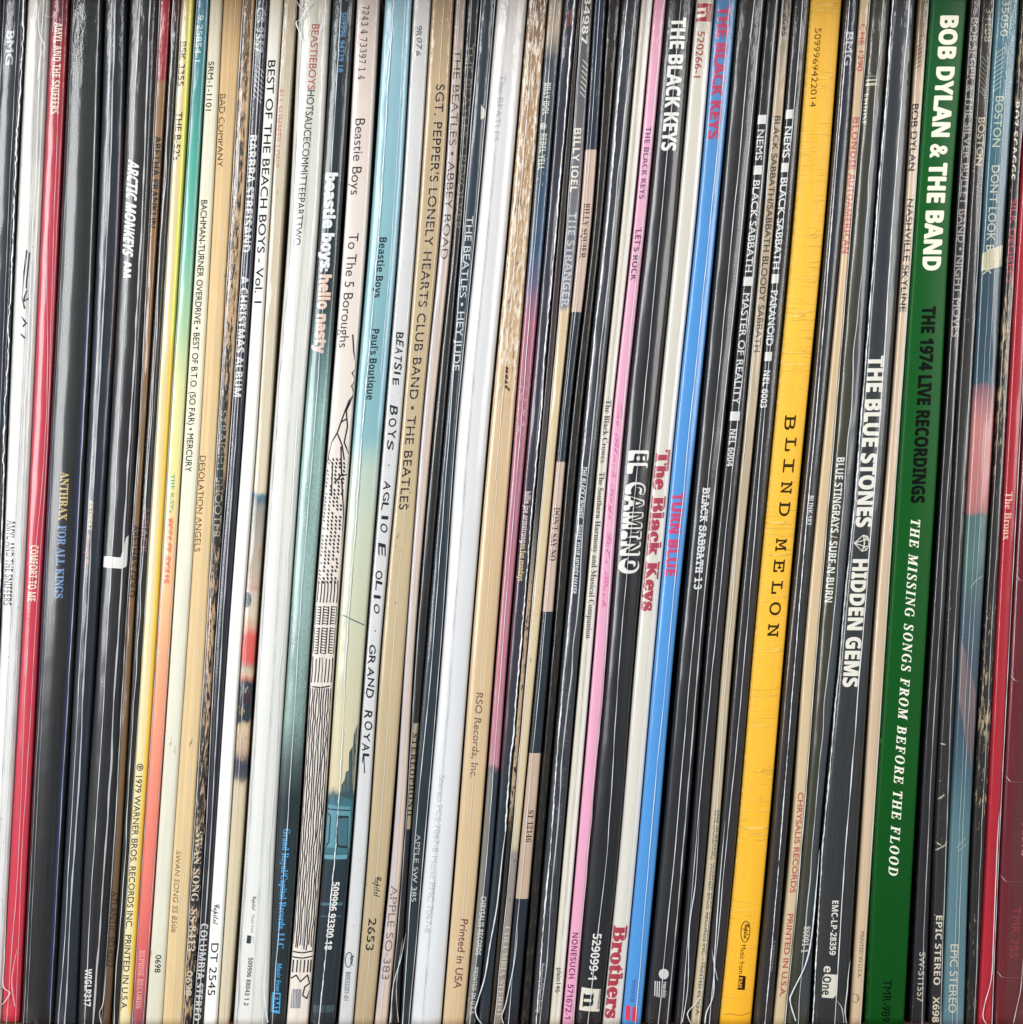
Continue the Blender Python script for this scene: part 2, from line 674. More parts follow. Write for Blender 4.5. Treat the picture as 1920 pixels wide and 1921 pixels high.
        if not off:
            me.polygons[len(me.polygons) - 1].use_smooth = False
            me.polygons[len(me.polygons) - 2].use_smooth = False
        me.update()
        return me

    def lay(self, bm, name, mat, off):
        """bm in photograph pixels (x, y): wrap it onto the spine"""
        if not bm.verts:
            bm.free()
            return
        for v in bm.verts:
            v.co = self.at(v.co.x, v.co.y, off + v.co.z) - self.base
        bmesh.ops.recalc_face_normals(bm, faces=bm.faces[:])
        fl = [f for f in bm.faces if f.normal.y > 0]
        bmesh.ops.reverse_faces(bm, faces=fl)
        me = bpy.data.meshes.new(name)
        bm.to_mesh(me)
        bm.free()
        link(name, me, mat, self.root)

    def build(self):
        yb = self.bottom
        self.base = Vector(((self.lx(yb) + self.rx(yb)) / 2, self.dy, self.z(yb)))
        r = self.root = bpy.data.objects.new('vinyl_record', None)
        sc.collection.objects.link(r)
        r.location = self.base
        r.empty_display_size = 0.01
        r['label'] = self.label
        r['category'] = 'record'
        r['group'] = 'vinyl records filed upright in a row on the shelf'
        us = [0, 0.02, 0.05, 0.09, 0.14, 0.2, 0.28, 0.36, 0.44, 0.5, 0.56, 0.64, 0.72, 0.8, 0.86, 0.91, 0.95, 0.98, 1.0]
        rows = [self.top + (yb - self.top) * i / 120.0 for i in range(121)]
        i = self.inset()
        me = self.sheet('cover', 0.0, i, rows, us, 0.3145)
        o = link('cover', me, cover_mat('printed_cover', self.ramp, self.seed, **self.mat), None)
        o.parent = r
        if self.plastic:
            rows = [self.top - 2 + (min(yb, 1923) - self.top) * k / 190.0 for k in range(191)]
            us2 = [k / 16.0 for k in range(17)]
            me = self.sheet('outer_sleeve', 0.00032, 0.00002, rows, us2, 0.31, ripple=0.00010 * self.plastic, seed=self.seed)
            o = link('outer_sleeve', me, plastic_mat('clear_polythene', self.seed, milk=0.045 * self.plastic), None)
            o.parent = r
        for op in self.ops:
            getattr(self, 'do_' + op[0])(*op[1:])

    def do_hand(self, s, y0, y1, u, h, col):
        rnd = random.Random(len(s) * 31 + int(y0))
        n = len(s)
        stp = (y1 - y0) / n
        for k, ch in enumerate(s):
            if ch == ' ':
                continue
            bm = glyphs(ch, 'n', 0.0, 1.0)
            xs = [v.co.x for v in bm.verts]
            ys = [v.co.y for v in bm.verts]
            geo = bm.verts[:] + bm.edges[:] + bm.faces[:]
            for j, (ox, oy) in enumerate(((0.016, 0.008), (-0.012, -0.014), (0.0, 0.016))):
                dd = bmesh.ops.duplicate(bm, geom=geo)
                for v in dd['geom']:
                    if isinstance(v, bmesh.types.BMVert):
                        v.co += Vector((ox, oy, 0.000004 * (j + 1)))
            a, b, c0, c1 = min(xs), max(xs), min(ys), max(ys)
            hh = h * rnd.uniform(0.86, 1.12) if c1 - c0 > 0.3 else h * 0.2
            sk, rot, dx, dy = rnd.uniform(0.05, 0.35), rnd.uniform(-0.16, 0.12), rnd.uniform(-1.2, 1.2), rnd.uniform(-1.0, 1.0)
            wid = stp * rnd.uniform(0.72, 0.86) * min(1.0, (b - a) / 0.32) if c1 - c0 > 0.3 else h * 0.2
            yc = y0 + stp * (k + 0.5) + dy
            for v in bm.verts:
                t = ((v.co.y - c0) / (c1 - c0) - 0.5) * hh
                w_ = ((v.co.x - a) / (b - a) - 0.5) * wid + sk * t
                t += rot * w_
                v.co = Vector((t + dx, yc + w_, v.co.z))
            bisect_t(bm, 3.0)
            for v in bm.verts:
                v.co.x += self.ref(u, v.co.y)
            self.lay(bm, 'handwritten_letter', ink(col, 0.4), 0.00004)

    def do_text(self, s, y0, y1, u, h, col, style, bold, shear, worn, sp, layer, name, on, rough):
        bm = glyphs(s, style, bold, sp)
        c0, c1 = cap_height(style, bold)
        xs = [v.co.x for v in bm.verts]
        a, b = min(xs), max(xs)
        if bold > 0:
            geo = bm.verts[:] + bm.edges[:] + bm.faces[:]
            n = 3 if bold < 0.02 else 7
            for j in range(n):
                dd = bmesh.ops.duplicate(bm, geom=geo)
                a2 = j / n * 6.283 + 0.5
                sh = Vector((math.cos(a2) * bold, math.sin(a2) * bold * 0.9, 0.000004 * (j + 1)))
                for v in dd['geom']:
                    if isinstance(v, bmesh.types.BMVert):
                        v.co += sh
        for v in bm.verts:
            t = (v.co.y - (c0 + c1) / 2) / (c1 - c0) * h
            sx = (v.co.x - a) / (b - a) * (y1 - y0)
            v.co = Vector((t, y0 + sx, v.co.z))
        if shear:
            for v in bm.verts:
                v.co.y -= -shear * v.co.x
        bisect_t(bm, max(2.5, h / 6))
        for v in bm.verts:
            y = v.co.y
            uu = lerp_list(u, y, y0, y1)
            v.co = Vector((self.ref(uu, y) + v.co.x, y, v.co.z))
        self.lay(bm, name, ink(col, rough, worn), 0.00009 * layer - 0.00005)

    def polybm(self, polys):
        bm = bmesh.new()
        for pts in polys:
            vs = [bm.verts.new((x - self.ref(0.5, y), y, 0)) for x, y in pts]
            try:
                bm.faces.new(vs)
            except ValueError:
                pass
        bm.normal_update()
        bmesh.ops.triangulate(bm, faces=bm.faces[:])
        wpx = interp(self.R, 960) - interp(self.L, 960)
        bisect_t(bm, max(2.2, wpx / 12))
        ys = [v.co.y for v in bm.verts]
        a, b = min(ys), max(ys)
        n = int((b - a) / 60)
        for k in range(1, n + 1):
            bmesh.ops.bisect_plane(bm, geom=bm.verts[:] + bm.edges[:] + bm.faces[:], dist=1e-5,
                                   plane_co=(0, a + (b - a) * k / (n + 1), 0), plane_no=(0, 1, 0))
        for v in bm.verts:
            v.co.x += self.ref(0.5, v.co.y)
        return bm

    def do_poly(self, polys, col, name, layer, worn):
        self.lay(self.polybm(polys), name, ink(col, 0.5, worn), 0.00009 * layer - 0.00005)

    def do_lines(self, strokes, wpx, col, name, layer, worn):
        polys = []
        for st in strokes:
            for (xa, ya), (xb, yb) in zip(st[:-1], st[1:]):
                dx, dy = xb - xa, yb - ya
                ln = math.hypot(dx, dy) or 1
                nx, ny = -dy / ln * wpx / 2, dx / ln * wpx / 2
                ex, ey = dx / ln * wpx * 0.3, dy / ln * wpx * 0.3
                polys.append([(xa + nx - ex, ya + ny - ey), (xb + nx + ex, yb + ny + ey), (xb - nx + ex, yb - ny + ey), (xa - nx - ex, ya - ny - ey)])
        bm = bmesh.new()
        for i, pts in enumerate(polys):
            vs = [bm.verts.new((x - self.ref(0.5, y), y, (i % 7) * 0.000003)) for x, y in pts]
            bm.faces.new(vs)
        bisect_t(bm, max(2.5, (self.R[2] - self.L[2]) / 9))
        for v in bm.verts:
            v.co.x += self.ref(0.5, v.co.y)
        self.lay(bm, name, ink(col, 0.5, worn), 0.00009 * layer - 0.00005)

    def tube(self, path, rads, name, mat):
        vs, fs = [], []
        m = 6
        for i, p in enumerate(path):
            for k in range(m):
                a = k / m * 2 * math.pi
                vs.append(p + Vector((math.cos(a) * rads[i], math.sin(a) * rads[i] * 0.6, 0)) - self.base)
        for i in range(len(path) - 1):
            for k in range(m):
                fs.append((i * m + k, i * m + (k + 1) % m, (i + 1) * m + (k + 1) % m, (i + 1) * m + k))
        me = bpy.data.meshes.new(name)
        me.from_pydata(vs, [], fs)
        me.polygons.foreach_set('use_smooth', [True] * len(me.polygons))
        o = link(name, me, mat, None)
        o.parent = self.root

    def do_seam(self, us, kind, wpx, rag, y0, y1, off):
        sd = self.seed * 5.1 + (us if not isinstance(us, (list, tuple)) else us[0]) * 13
        if off is None:
            off = 0.00042 if self.plastic else 0.00010
        path, rads = [], []
        step = 7 if kind != 'r' else 3.5
        n = int((y1 - y0) / step)
        for i in range(n + 1):
            y = y0 + (y1 - y0) * i / n
            u = interp(us, y) if isinstance(us, (list, tuple)) and len(us) == 6 else lerp_list(us, y)
            wd = self.rx(y) - self.lx(y)
            du = (vnoise(y / 55.0, sd) * 0.7 + vnoise(y / 160.0, sd + 2) * 1.0 + (vnoise(y / 9.0, sd + 4) * 0.55 if kind == 'r' else 0)) * rag * (0.6 if kind == 'r' else 1.0) * K / wd
            path.append(self.P(min(0.99, max(0.01, u + du)), y, off))
            rads.append(K * wpx * 0.45 * (0.75 + 0.35 * vnoise(y / 30.0, sd + 6) + (0.35 * vnoise(y / 5.0, sd + 8) if kind == 'r' else 0)))
        self.tube(path, rads, 'sleeve_fold_or_highlight', SEAM[kind])

    def do_fold(self, pts, kind, wpx):
        path, rads = [], []
        n = 14
        P4 = [pts[0]] + list(pts) + [pts[-1]]
        for i in range(1, len(P4) - 2):
            for k in range(n):
                t = k / n
                q = []
                for c in (0, 1):
                    a, b, c2, d2 = P4[i - 1][c], P4[i][c], P4[i + 1][c], P4[i + 2][c]
                    q.append(0.5 * (2 * b + (c2 - a) * t + (2 * a - 5 * b + 4 * c2 - d2) * t * t + (3 * b - a - 3 * c2 + d2) * t ** 3))
                x, y = q
                dyy = -0.0009
                f = (D + self.dy + dyy) / D
                path.append(Vector(((x - 960) * K * f, self.dy + dyy, max(0.0002, ZC - (y - 960.5) * K * f))))
                rads.append(K * wpx * 0.5 * (0.85 + 0.25 * vnoise(y / 12.0, self.seed)))
        nt = min(16, len(rads) // 3)
        for i in range(nt):
            rads[i] *= (i + 1) / (nt + 1.0)
        self.tube(path, rads, 'sleeve_fold_or_highlight', SEAM[kind])


def finish():
    for r in RECS:
        ins = 0
        r.WL = [r.px2x(x) for x in r.L]
        r.WR = [r.px2x(x) for x in r.R]
    for a, b in zip(RECS[:-1], RECS[1:]):
        for i in range(6):
            if a.WR[i] > b.WL[i] - 0.00008:
                m = (a.WR[i] + b.WL[i]) / 2
                a.WR[i], b.WL[i] = m - 0.00004, m + 0.00004
    keys = []
    for r in RECS:
        for op in r.ops:
            if op[0] == 'text':
                keys += [glyph_key(op[1], op[7], op[8], op[11]), glyph_key('H', op[7], op[8], 1.0)]
            if op[0] == 'hand':
                keys += [glyph_key(ch, 'n', 0, 1.0) for ch in op[1] if ch != ' ']
    make_glyphs(list(dict.fromkeys(keys)))
    for r in RECS:
        assert min(x1 - x0 for x0, x1 in zip(r.WL, r.WR)) > 0.0006, r.label
        r.build()


# ------------------------------------------------------------------ the records, left to right
DK, DKG, DKB, DKW = (34, 35, 37), (40, 46, 48), (36, 43, 54), (44, 38, 36)
WH = (238, 238, 232)

Rec('sliver of a dark record at the far upper left edge of the photo',
    [-32, -52, -70, -88, -106, -124], [4, -16, -34, -51, -71, -86], [(0, DK)], plastic=1)

r = Rec('slate black record with grey three letter mark at top left, beside speckled white record',
        [5, -15, -33, -50, -70, -85], [47, 27, 10, -4, -22, -38], [(0, (42, 44, 48)), (2000, (36, 46, 54))], dy=1.0, plastic=1.2)
r.text('BMG', 58, 121, 0.42, 14, (168, 172, 176), 'n', 0.02, rough=0.4)
r.seam([0.97, 0.98, 0.96, 0.97], 'r', 3.2, 3.0).seam([0.04, 0.05], 'w', 1.6).seam([0.75, 0.8], 'f', 1.2)

r = Rec('speckled white record with worn black capitals, left of the crimson record',
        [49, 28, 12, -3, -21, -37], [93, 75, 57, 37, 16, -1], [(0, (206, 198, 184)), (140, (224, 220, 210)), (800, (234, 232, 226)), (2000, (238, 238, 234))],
        dy=2.0, plastic=1.0, crown=0.13, specks=((120, 118, 112), 0.03), cross=[(0.5, 1.0, (150, 150, 150), 0.35, -20, 300)])  # grey right half is the sleeve's reflection, painted in
r.text('AMYL AND THE SNIFFERS', 976, 1136, [0.36, 0.34], 15, (30, 33, 36), 'bold', 0.012, worn=0.12)
r.lines([[(50, 470), (44, 520), (41, 560), (46, 578)], [(55, 474), (49, 540)], [(52, 560), (43, 566), (50, 545)],
         [(40, 594), (49, 606), (43, 612)], [(38, 626), (47, 634)]], 3.2, (30, 34, 40), 'brush_mark', worn=0.2)
r.seam([0.56, 0.62, 0.62, 0.55, 0.52, 0.5], 'd', 1.4).seam([0.93, 0.95], 'd', 1.2).seam([0.75, 0.8], 'w', 2.2, 1.5)
r.fold([(78, -5), (72, 30), (74, 62), (84, 88), (76, 104), (71, 150)], 'w', 2.4).fold([(108, 2), (106, 20), (98, 32), (80, 27)], 'w', 2.2)

r = Rec('crimson red record with white lettering near the left edge of the photo',
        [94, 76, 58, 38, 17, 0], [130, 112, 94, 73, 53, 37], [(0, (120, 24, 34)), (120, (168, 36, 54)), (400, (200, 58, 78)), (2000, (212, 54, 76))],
        dy=2.6, bottom=1918, crown=0.12, plastic=1.0, grain=0.05, streak=0.05)
r.text('AMYL AND THE SNIFFERS', 42, 213, [0.5, 0.5], 14.5, (240, 226, 200), 'bold', -0.03)
r.text('COMFORT TO ME', 1023, 1128, [0.5, 0.48], 15, (240, 226, 200), 'bold', -0.03)
r.seam([0.42, 0.38, 0.80, 0.45, 0.5, 0.35], 'f', 1.5, 1.0).seam([0.7, 0.72, 0.9, 0.78, 0.7, 0.8], 'f', 1.3)
r.fold([(12, 1700), (8, 1800), (6, 1850), (18, 1862), (10, 1878), (2, 1886)], 'w', 2.2).fold([(32, 1780), (22, 1840), (28, 1890)], 'f', 2)

r = Rec('wide near-black record with gold and blue serif title, leathery sheen at its top',
        [132, 113, 93, 73, 53, 38], [190, 178, 160, 138, 114, 97], [(0, (34, 37, 34)), (600, (34, 40, 38)), (1000, (30, 30, 30)), (2000, (30, 28, 28))],
        dy=0.0, crown=0.10, plastic=0.9, tex='pebble', bump=0.6, cross=[(0.86, 0.93, (40, 56, 104), 0.9, 560, 1900), (0.02, 0.05, (40, 50, 110), 0.8, 800, 1300)])
r.text('ANTHRAX', 885, 976, [0.5, 0.5], 15, (206, 178, 110), 'serif', 0.012)
r.text('FOR ALL KINGS', 986, 1122, [0.5, 0.5], 15, (118, 152, 196), 'serif', 0.012)
r.seam([0.92, 0.93], 'f', 1.8).seam([0.12, 0.1], 'f', 1.2).seam([0.22, 0.2], 'f', 1.0)

r = Rec('blue-grey record with tiny gold logo and script, right of the wide near-black one',
        [196, 182, 163, 141, 119, 99], [236, 225, 203, 179, 155, 142], [(0, (38, 41, 46)), (400, (36, 42, 52)), (2000, (34, 42, 52))],
        dy=0.5, crown=0.14, plastic=1.2, cross=[(0.86, 1.0, (96, 52, 56), 0.45, 250, 700)])
r.text('ANTHRAX', 938, 995, 0.4, 9.5, (214, 190, 128), 'bold', 0.0, shear=0.3)
r.text('Worship Music', 1001, 1076, 0.36, 9, (186, 96, 82), 'script', 0.01)
r.seam([0.36, 0.32, 0.34, 0.33, 0.34, 0.26], 'w', 1.7, 1.0).seam([0.55, 0.5, 0.5, 0.6, 0.55], 'f', 4, 1)

r = Rec('black record with slanted white title and a white hooked line across its spine',
        [243, 226, 205, 182, 157, 144], [294, 277, 254, 231, 209, 187], [(0, (40, 38, 36)), (700, (38, 37, 38)), (2000, (34, 33, 33))],
        dy=0.0, crown=0.12, plastic=1.2)
r.text('ARCTIC MONKEYS', 302, 479, [0.40, 0.33], 20, WH, 'bold', 0.02, shear=0.35)
r.text('AM', 490, 520, [0.36, 0.36], 14, WH, 'bold', 0.02)
r.poly([[(191, 1043), (226, 1046), (236, 1008), (241, 1004), (241, 1020), (239, 1055), (236, 1063), (228, 1067), (190, 1064)]], (236, 234, 226), 'hooked_line')
r.text('WIGLP317', 1818, 1888, [0.4, 0.42], 13, WH, 'bold', 0.01)
r.seam([0.40, 0.34, 0.36, 0.42, 0.38, 0.35], 'w', 1.7, 1.0).seam([0.78, 0.8, 0.82, 0.8, 0.72], 'f', 4.5, 1.0)  # the wide faint strip is a crease highlight put in as geometry

r = Rec('thin tan brown record with a red top section and black capitals',
        [299, 280, 261, 234, 212, 190], [321, 297, 273, 249, 227, 207], [(-40, (160, 26, 36)), (149, (160, 26, 36)), (149.6, (150, 112, 64)), (700, (140, 104, 58)), (2000, (104, 78, 44))],
        dy=1.6, plastic=1.6, crown=0.10, hard=False)
r.text('ATLANTIC', 30, 140, 0.35, 9, (214, 140, 130), 'n', 0.01, worn=0.5)
r.text('ARETHA FRANKLIN', 255, 427, [0.5, 0.42], 13.5, (24, 20, 18), 'n', 0.022)
r.text("ARETHA'S GOLD", 985, 1120, [0.5, 0.5], 12, (24, 20, 18), 'n', 0.022)
r.text('ATLANTIC SD 8227', 1672, 1815, [0.5, 0.5], 11, (46, 34, 20), 'n', 0.01, worn=0.35)
r.seam([0.02, 0.02], 'w', 1.9, 1.0)
r.fold([(200, 1813), (194, 1879), (187, 1900), (190, 1921)], 'w', 2.0)

r = Rec('thin dark olive record with faded pink capitals between tan brown and yellow records',
        [323, 300, 275, 251, 229, 209], [339, 315, 291, 266, 240, 220], [(0, (80, 34, 30)), (44, (74, 34, 30)), (60, (46, 42, 38)), (2000, (34, 36, 28))],
        dy=0.8, plastic=1.0, crown=0.12)
r.text('ASSJACK', 950, 1038, [0.6, 0.5], 12, (166, 120, 122), 'n', 0.015, worn=0.3)
r.seam([0.3, 0.45, 0.55, 0.6, 0.42, 0.4], 'w', 1.6, 2.2)

r = Rec('cream record with bright yellow right side and black capitals, darker yellow toward the top',
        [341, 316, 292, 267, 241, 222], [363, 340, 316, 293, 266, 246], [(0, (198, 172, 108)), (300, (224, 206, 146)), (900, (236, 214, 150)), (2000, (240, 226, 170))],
        dy=0.2, plastic=1, crown=0.10, cross=[(0.72, 1.0, (238, 236, 92), 0.85, -30, 700), (0.72, 1.0, (252, 206, 60), 0.9, 640, 1900)])
r.text('BSK 3355', 78, 161, [0.36, 0.34], 11.5, (40, 38, 34), 'n', 0.012)
r.text("THE B-52's", 210, 300, [0.4, 0.36], 11.5, (40, 38, 34), 'n', 0.012)
r.text('\u2117 1979 WARNER BROS. RECORDS INC.  PRINTED IN U.S.A.', 1433, 1895, [0.42, 0.36], 11.5, (52, 50, 40), 'n', 0.008)
r.seam([0.05, 0.04], 'f', 1.4)

r = Rec('record whose spine fades from teal through yellow to salmon pink',
        [369, 344, 318, 294, 267, 247], [392, 367, 343, 319, 292, 270],
        [(0, (64, 118, 138)), (140, (60, 140, 142)), (300, (72, 176, 156)), (460, (104, 190, 160)), (620, (176, 214, 160)), (720, (226, 228, 158)), (900, (246, 230, 150)),
         (1010, (250, 206, 148)), (1250, (250, 174, 130)), (1450, (246, 144, 118)), (1700, (232, 116, 104)), (1800, (218, 100, 100)), (1921, (170, 90, 104))],
        dy=0.0, crown=0.08, plastic=1, grain=0.04)
r.text('9 25854-1', 28, 115, [0.4, 0.36], 11, (206, 222, 214), 'n', 0.012, worn=0.15)
r.text("THE B-52's", 890, 962, [0.46, 0.46], 9, (64, 170, 134), 'serif', 0.0)
r.text('COSMIC THING', 972, 1095, [0.48, 0.45], 11, (236, 84, 72), 'script', 0.015)
r.text('REPRISE RECORDS', 1783, 1892, [0.5, 0.5], 10, (246, 186, 172), 'serif', 0.0, worn=0.2)
r.seam([0.04, 0.05], 'f', 1.6).seam([0.93, 0.95], 'f', 1.2)

r = Rec('pale ivory record with a long fine black title and catalogue number, right of teal-to-salmon record',
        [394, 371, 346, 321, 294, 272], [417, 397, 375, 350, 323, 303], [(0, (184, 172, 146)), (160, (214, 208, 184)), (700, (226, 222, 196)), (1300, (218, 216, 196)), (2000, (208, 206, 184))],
        dy=0.0, crown=0.06, plastic=0, facet=[0.1, 0, 0.05, 0.0, 0.12], wear=((186, 170, 130), 0.06, 1.2, 5))
r.text('SRM-1-1101', 115, 207, [0.38, 0.36], 10.5, (40, 40, 38), 'n', 0.004)
r.text('BACHMAN-TURNER OVERDRIVE \u2022 BEST OF B.T.O. (SO FAR) \u2022 MERCURY', 375, 885, [0.42, 0.42], 11.5, (36, 36, 36), 'n', 0.01)
r.text('0698', 1792, 1825, 0.55, 10.5, (52, 50, 46), 'n', 0.012)

r = Rec('plain buff tan record with thin spaced black capitals near its left edge',
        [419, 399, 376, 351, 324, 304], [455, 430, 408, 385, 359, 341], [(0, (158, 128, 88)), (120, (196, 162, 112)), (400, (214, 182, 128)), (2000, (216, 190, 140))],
        dy=0.3, crown=0.05, plastic=0, facet=[0.1, 0.02, 0.12, 0.0, 0.1, 0.02, 0.14], streak=0.2, wear=((150, 118, 74), 0.03, 1.5, 4))
r.text('BAD COMPANY', 176, 313, [0.22, 0.28], 11, (70, 58, 40), 'n', -0.006, worn=0.1)
r.text('DESOLATION ANGELS', 855, 1035, [0.24, 0.24], 11, (64, 54, 40), 'n', -0.004, worn=0.15)
r.text('SWAN SONG SS 8506', 1597, 1750, [0.32, 0.32], 10, (84, 72, 54), 'n', 0.0, shear=0.2, worn=0.35)
r.seam([0.65, 0.7], 'f', 1.2)

r = Rec('badly worn dark spine flaked down to tan board, left of the navy record',
        [456, 432, 408, 386, 361, 342], [478, 457, 431, 402, 382, 360], [(0, (112, 92, 66)), (300, (70, 66, 56)), (500, (38, 42, 42)), (2000, (34, 36, 38))],
        dy=0.4, crown=0.08, plastic=1, wear=((196, 162, 120), 0.36, 0.6, 7), cross=[(0.78, 1.0, (206, 162, 108), 0.7, -20, 900)])
r.text('STRAIGHT SHOOTER', 770, 1010, [0.45, 0.5], 13, (206, 190, 150), 'n', 0.0, worn=0.45)
r.text('SWAN SONG  SS 8413', 1560, 1785, [0.5, 0.42], 13, (222, 206, 178), 'serif', -0.012, worn=0.12)
r.text('0698', 1822, 1868, [0.45, 0.45], 11, (214, 204, 180), 'n', 0.01)
r.seam([0.05, 0.04], 'w', 1.7, 1.2)

r = Rec('dark navy record with bold white capitals and diagonal pinstripes near the top',
        [480, 459, 433, 404, 384, 362], [504, 480, 454, 426, 401, 380], [(0, (36, 36, 42)), (500, (34, 38, 52)), (2000, (36, 37, 40))],
        dy=0.2, crown=0.10, plastic=0.8)
r.text('CS 9557', 14, 98, [0.42, 0.4], 15, (184, 184, 186), 'n', 0.012)
r.lines([[(484 - i * 1.2 - 2, 122 + i * 9), (497 - i * 1.2, 138 + i * 9)] for i in range(7)], 1.1, (210, 210, 212), 'diagonal_stripes')
r.text('BARBRA STREISAND', 253, 473, [0.36, 0.34], 15.5, WH, 'bold', -0.01)
r.text('A CHRISTMAS ALBUM', 518, 744, [0.38, 0.38], 14.5, WH, 'bold', -0.01)
r.text('COLUMBIA STEREO', 1733, 1915, [0.5, 0.38], 13.5, (220, 218, 214), 'bold', -0.01)
r.seam([0.04, 0.03], 'w', 1.6, 0.8).seam([0.6, 0.5, 0.6, 0.55], 'f', 3.0)

r = Rec('clean white record with wide black capitals, immediately right of the navy record',
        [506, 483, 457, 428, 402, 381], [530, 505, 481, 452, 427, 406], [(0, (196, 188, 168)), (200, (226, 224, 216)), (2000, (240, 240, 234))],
        dy=0.0, crown=0.06, plastic=0, grain=0.05, facet=[0.1, 0, 0.03, 0.0, 0.1])
r.text('BEST OF THE BEACH BOYS - Vol. 1', 113, 568, [0.46, 0.5], 13.5, (44, 46, 50), 'n', 0.008)
r.text('Capitol', 1697, 1735, 0.45, 11, (40, 40, 42), 'script', 0.012)
r.text('DT 2545', 1770, 1868, [0.5, 0.46], 13.5, (44, 44, 46), 'n', 0.004)

r = Rec('cream record with blurred red, grey and navy picture patches on its lower half',
        [532, 507, 483, 454, 428, 408], [558, 531, 507, 479, 453, 429],
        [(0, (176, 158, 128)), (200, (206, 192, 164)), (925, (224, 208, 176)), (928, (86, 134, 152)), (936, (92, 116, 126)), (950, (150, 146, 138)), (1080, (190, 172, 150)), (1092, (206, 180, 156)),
         (1096, (190, 110, 98)), (1104, (206, 184, 166)), (1150, (212, 196, 168)), (1180, (214, 160, 130)), (1192, (220, 96, 84)), (1246, (216, 92, 82)), (1252, (160, 162, 150)), (1262, (222, 200, 156)),
         (1274, (196, 110, 90)), (1280, (44, 56, 66)), (1352, (40, 54, 66)), (1360, (222, 196, 154)), (1410, (200, 166, 140)), (1428, (90, 88, 98)), (1436, (70, 78, 90)), (1458, (86, 90, 100)), (1470, (216, 200, 160)), (2000, (222, 208, 176))],
        dy=0.8, crown=0.06, plastic=1.3, wear=((176, 148, 106), 0.05, 1.0, 4))
r.text('ALL SUMMER LONG', 165, 315, [0.25, 0.24], 10, (206, 120, 104), 'bold', -0.02, worn=0.4)
r.poly([[(463 + 9 * math.cos(a / 10 * 6.283), 1125 + 15 * math.sin(a / 10 * 6.283)) for a in range(10)]], (62, 100, 108), 'porthole_patch', worn=0.2)
r.band(1300, 1320, (86, 60, 66), 0.05, 0.95, 'printed_band', 1, 0.3)
r.seam([0.35, 0.35, 0.4, 0.45], 'f', 1.2)

r = Rec('broad off-white record in a crinkled clear sleeve, its title starting in red',
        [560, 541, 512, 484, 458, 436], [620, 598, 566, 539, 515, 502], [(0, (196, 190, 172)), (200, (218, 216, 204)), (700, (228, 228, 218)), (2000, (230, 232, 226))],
        dy=0.0, crown=0.12, plastic=1.8, grain=0.04)
r.text('BEASTIEBOYS', 45, 168, [0.58, 0.54], 13.5, (190, 78, 70), 'n', 0.01, worn=0.12)
r.text('HOTSAUCECOMMITTEEPARTTWO', 169, 460, [0.54, 0.34], 13.5, (70, 74, 78), 'n', 0.01, worn=0.08)
r.text('Capitol', 1682, 1708, 0.43, 7, (70, 70, 70), 'script', 0.01)
r.text('Music from', 1717, 1750, 0.42, 5, (110, 112, 112), 'n', 0.0)
r.poly([[(464, 1755), (472, 1756), (470, 1771), (462, 1770)]], (52, 60, 66), 'label_box')
r.text('EMI', 1757, 1769, 0.44, 5, (225, 225, 220), 'bold', 0.0, layer=2)
r.text('509996 88043 1 2', 1797, 1887, [0.42, 0.36], 8.5, (70, 72, 70), 'bold', -0.02)
r.seam([0.60, 0.55, 0.6, 0.55], 'd', 1.0).seam([0.15, 0.12, 0.14, 0.1], 'd', 1.8, 1.6).seam([0.8, 0.85], 'w', 2.0, 2.0)
r.fold([(556, 1), (563, 12), (572, 20), (566, 34), (556, 42), (562, 60), (566, 76)], 'w', 2.6).fold([(590, 0), (578, 12), (566, 30)], 'w', 2).fold([(620, 30), (604, 45), (596, 80)], 'f', 2)
r.fold([(500, 1800), (496, 1860), (503, 1921)], 'w', 2.2)

r = Rec('record with black ends and woven mint-green middle, blocky title near the top',
        [624, 600, 569, 541, 516, 504], [665, 640, 611, 581, 556, 534],
        [(0, (32, 33, 36)), (420, (34, 40, 42)), (560, (46, 58, 60)), (640, (90, 124, 124)), (760, (160, 204, 196)), (1000, (176, 214, 204)), (1350, (158, 190, 178)), (1430, (96, 112, 110)), (1500, (38, 42, 44)), (2000, (34, 34, 36))],
        dy=0.2, crown=0.12, plastic=0.9, tex='weave')
r.text('509996 94239 18', 22, 135, [0.55, 0.55], 9.5, (90, 150, 200), 'n', 0.01)
r.text('beastie boys:', 325, 508, [0.44, 0.48], 20, (236, 238, 236), 'bold', 0.045)
r.text('hello nasty', 516, 662, [0.48, 0.5], 20, (240, 206, 184), 'bold', 0.045)
r.text('Grand Royal/Capitol Records, LLC.', 1555, 1782, [0.5, 0.5], 12, (66, 166, 226), 'serif', 0.012)
r.text('Music from', 1806, 1860, [0.5, 0.48], 9, (66, 166, 226), 'serifit', 0.01)
r.poly([[(511, 1862), (527, 1863), (525, 1902), (507, 1899)]], (70, 168, 224), 'label_box')
r.text('EMI', 1866, 1896, [0.42, 0.42], 10, (28, 30, 36), 'bold', 0.02, layer=2)
r.seam([0.42, 0.44, 0.50, 0.48, 0.5, 0.22], 'w', 1.6, 0.8)

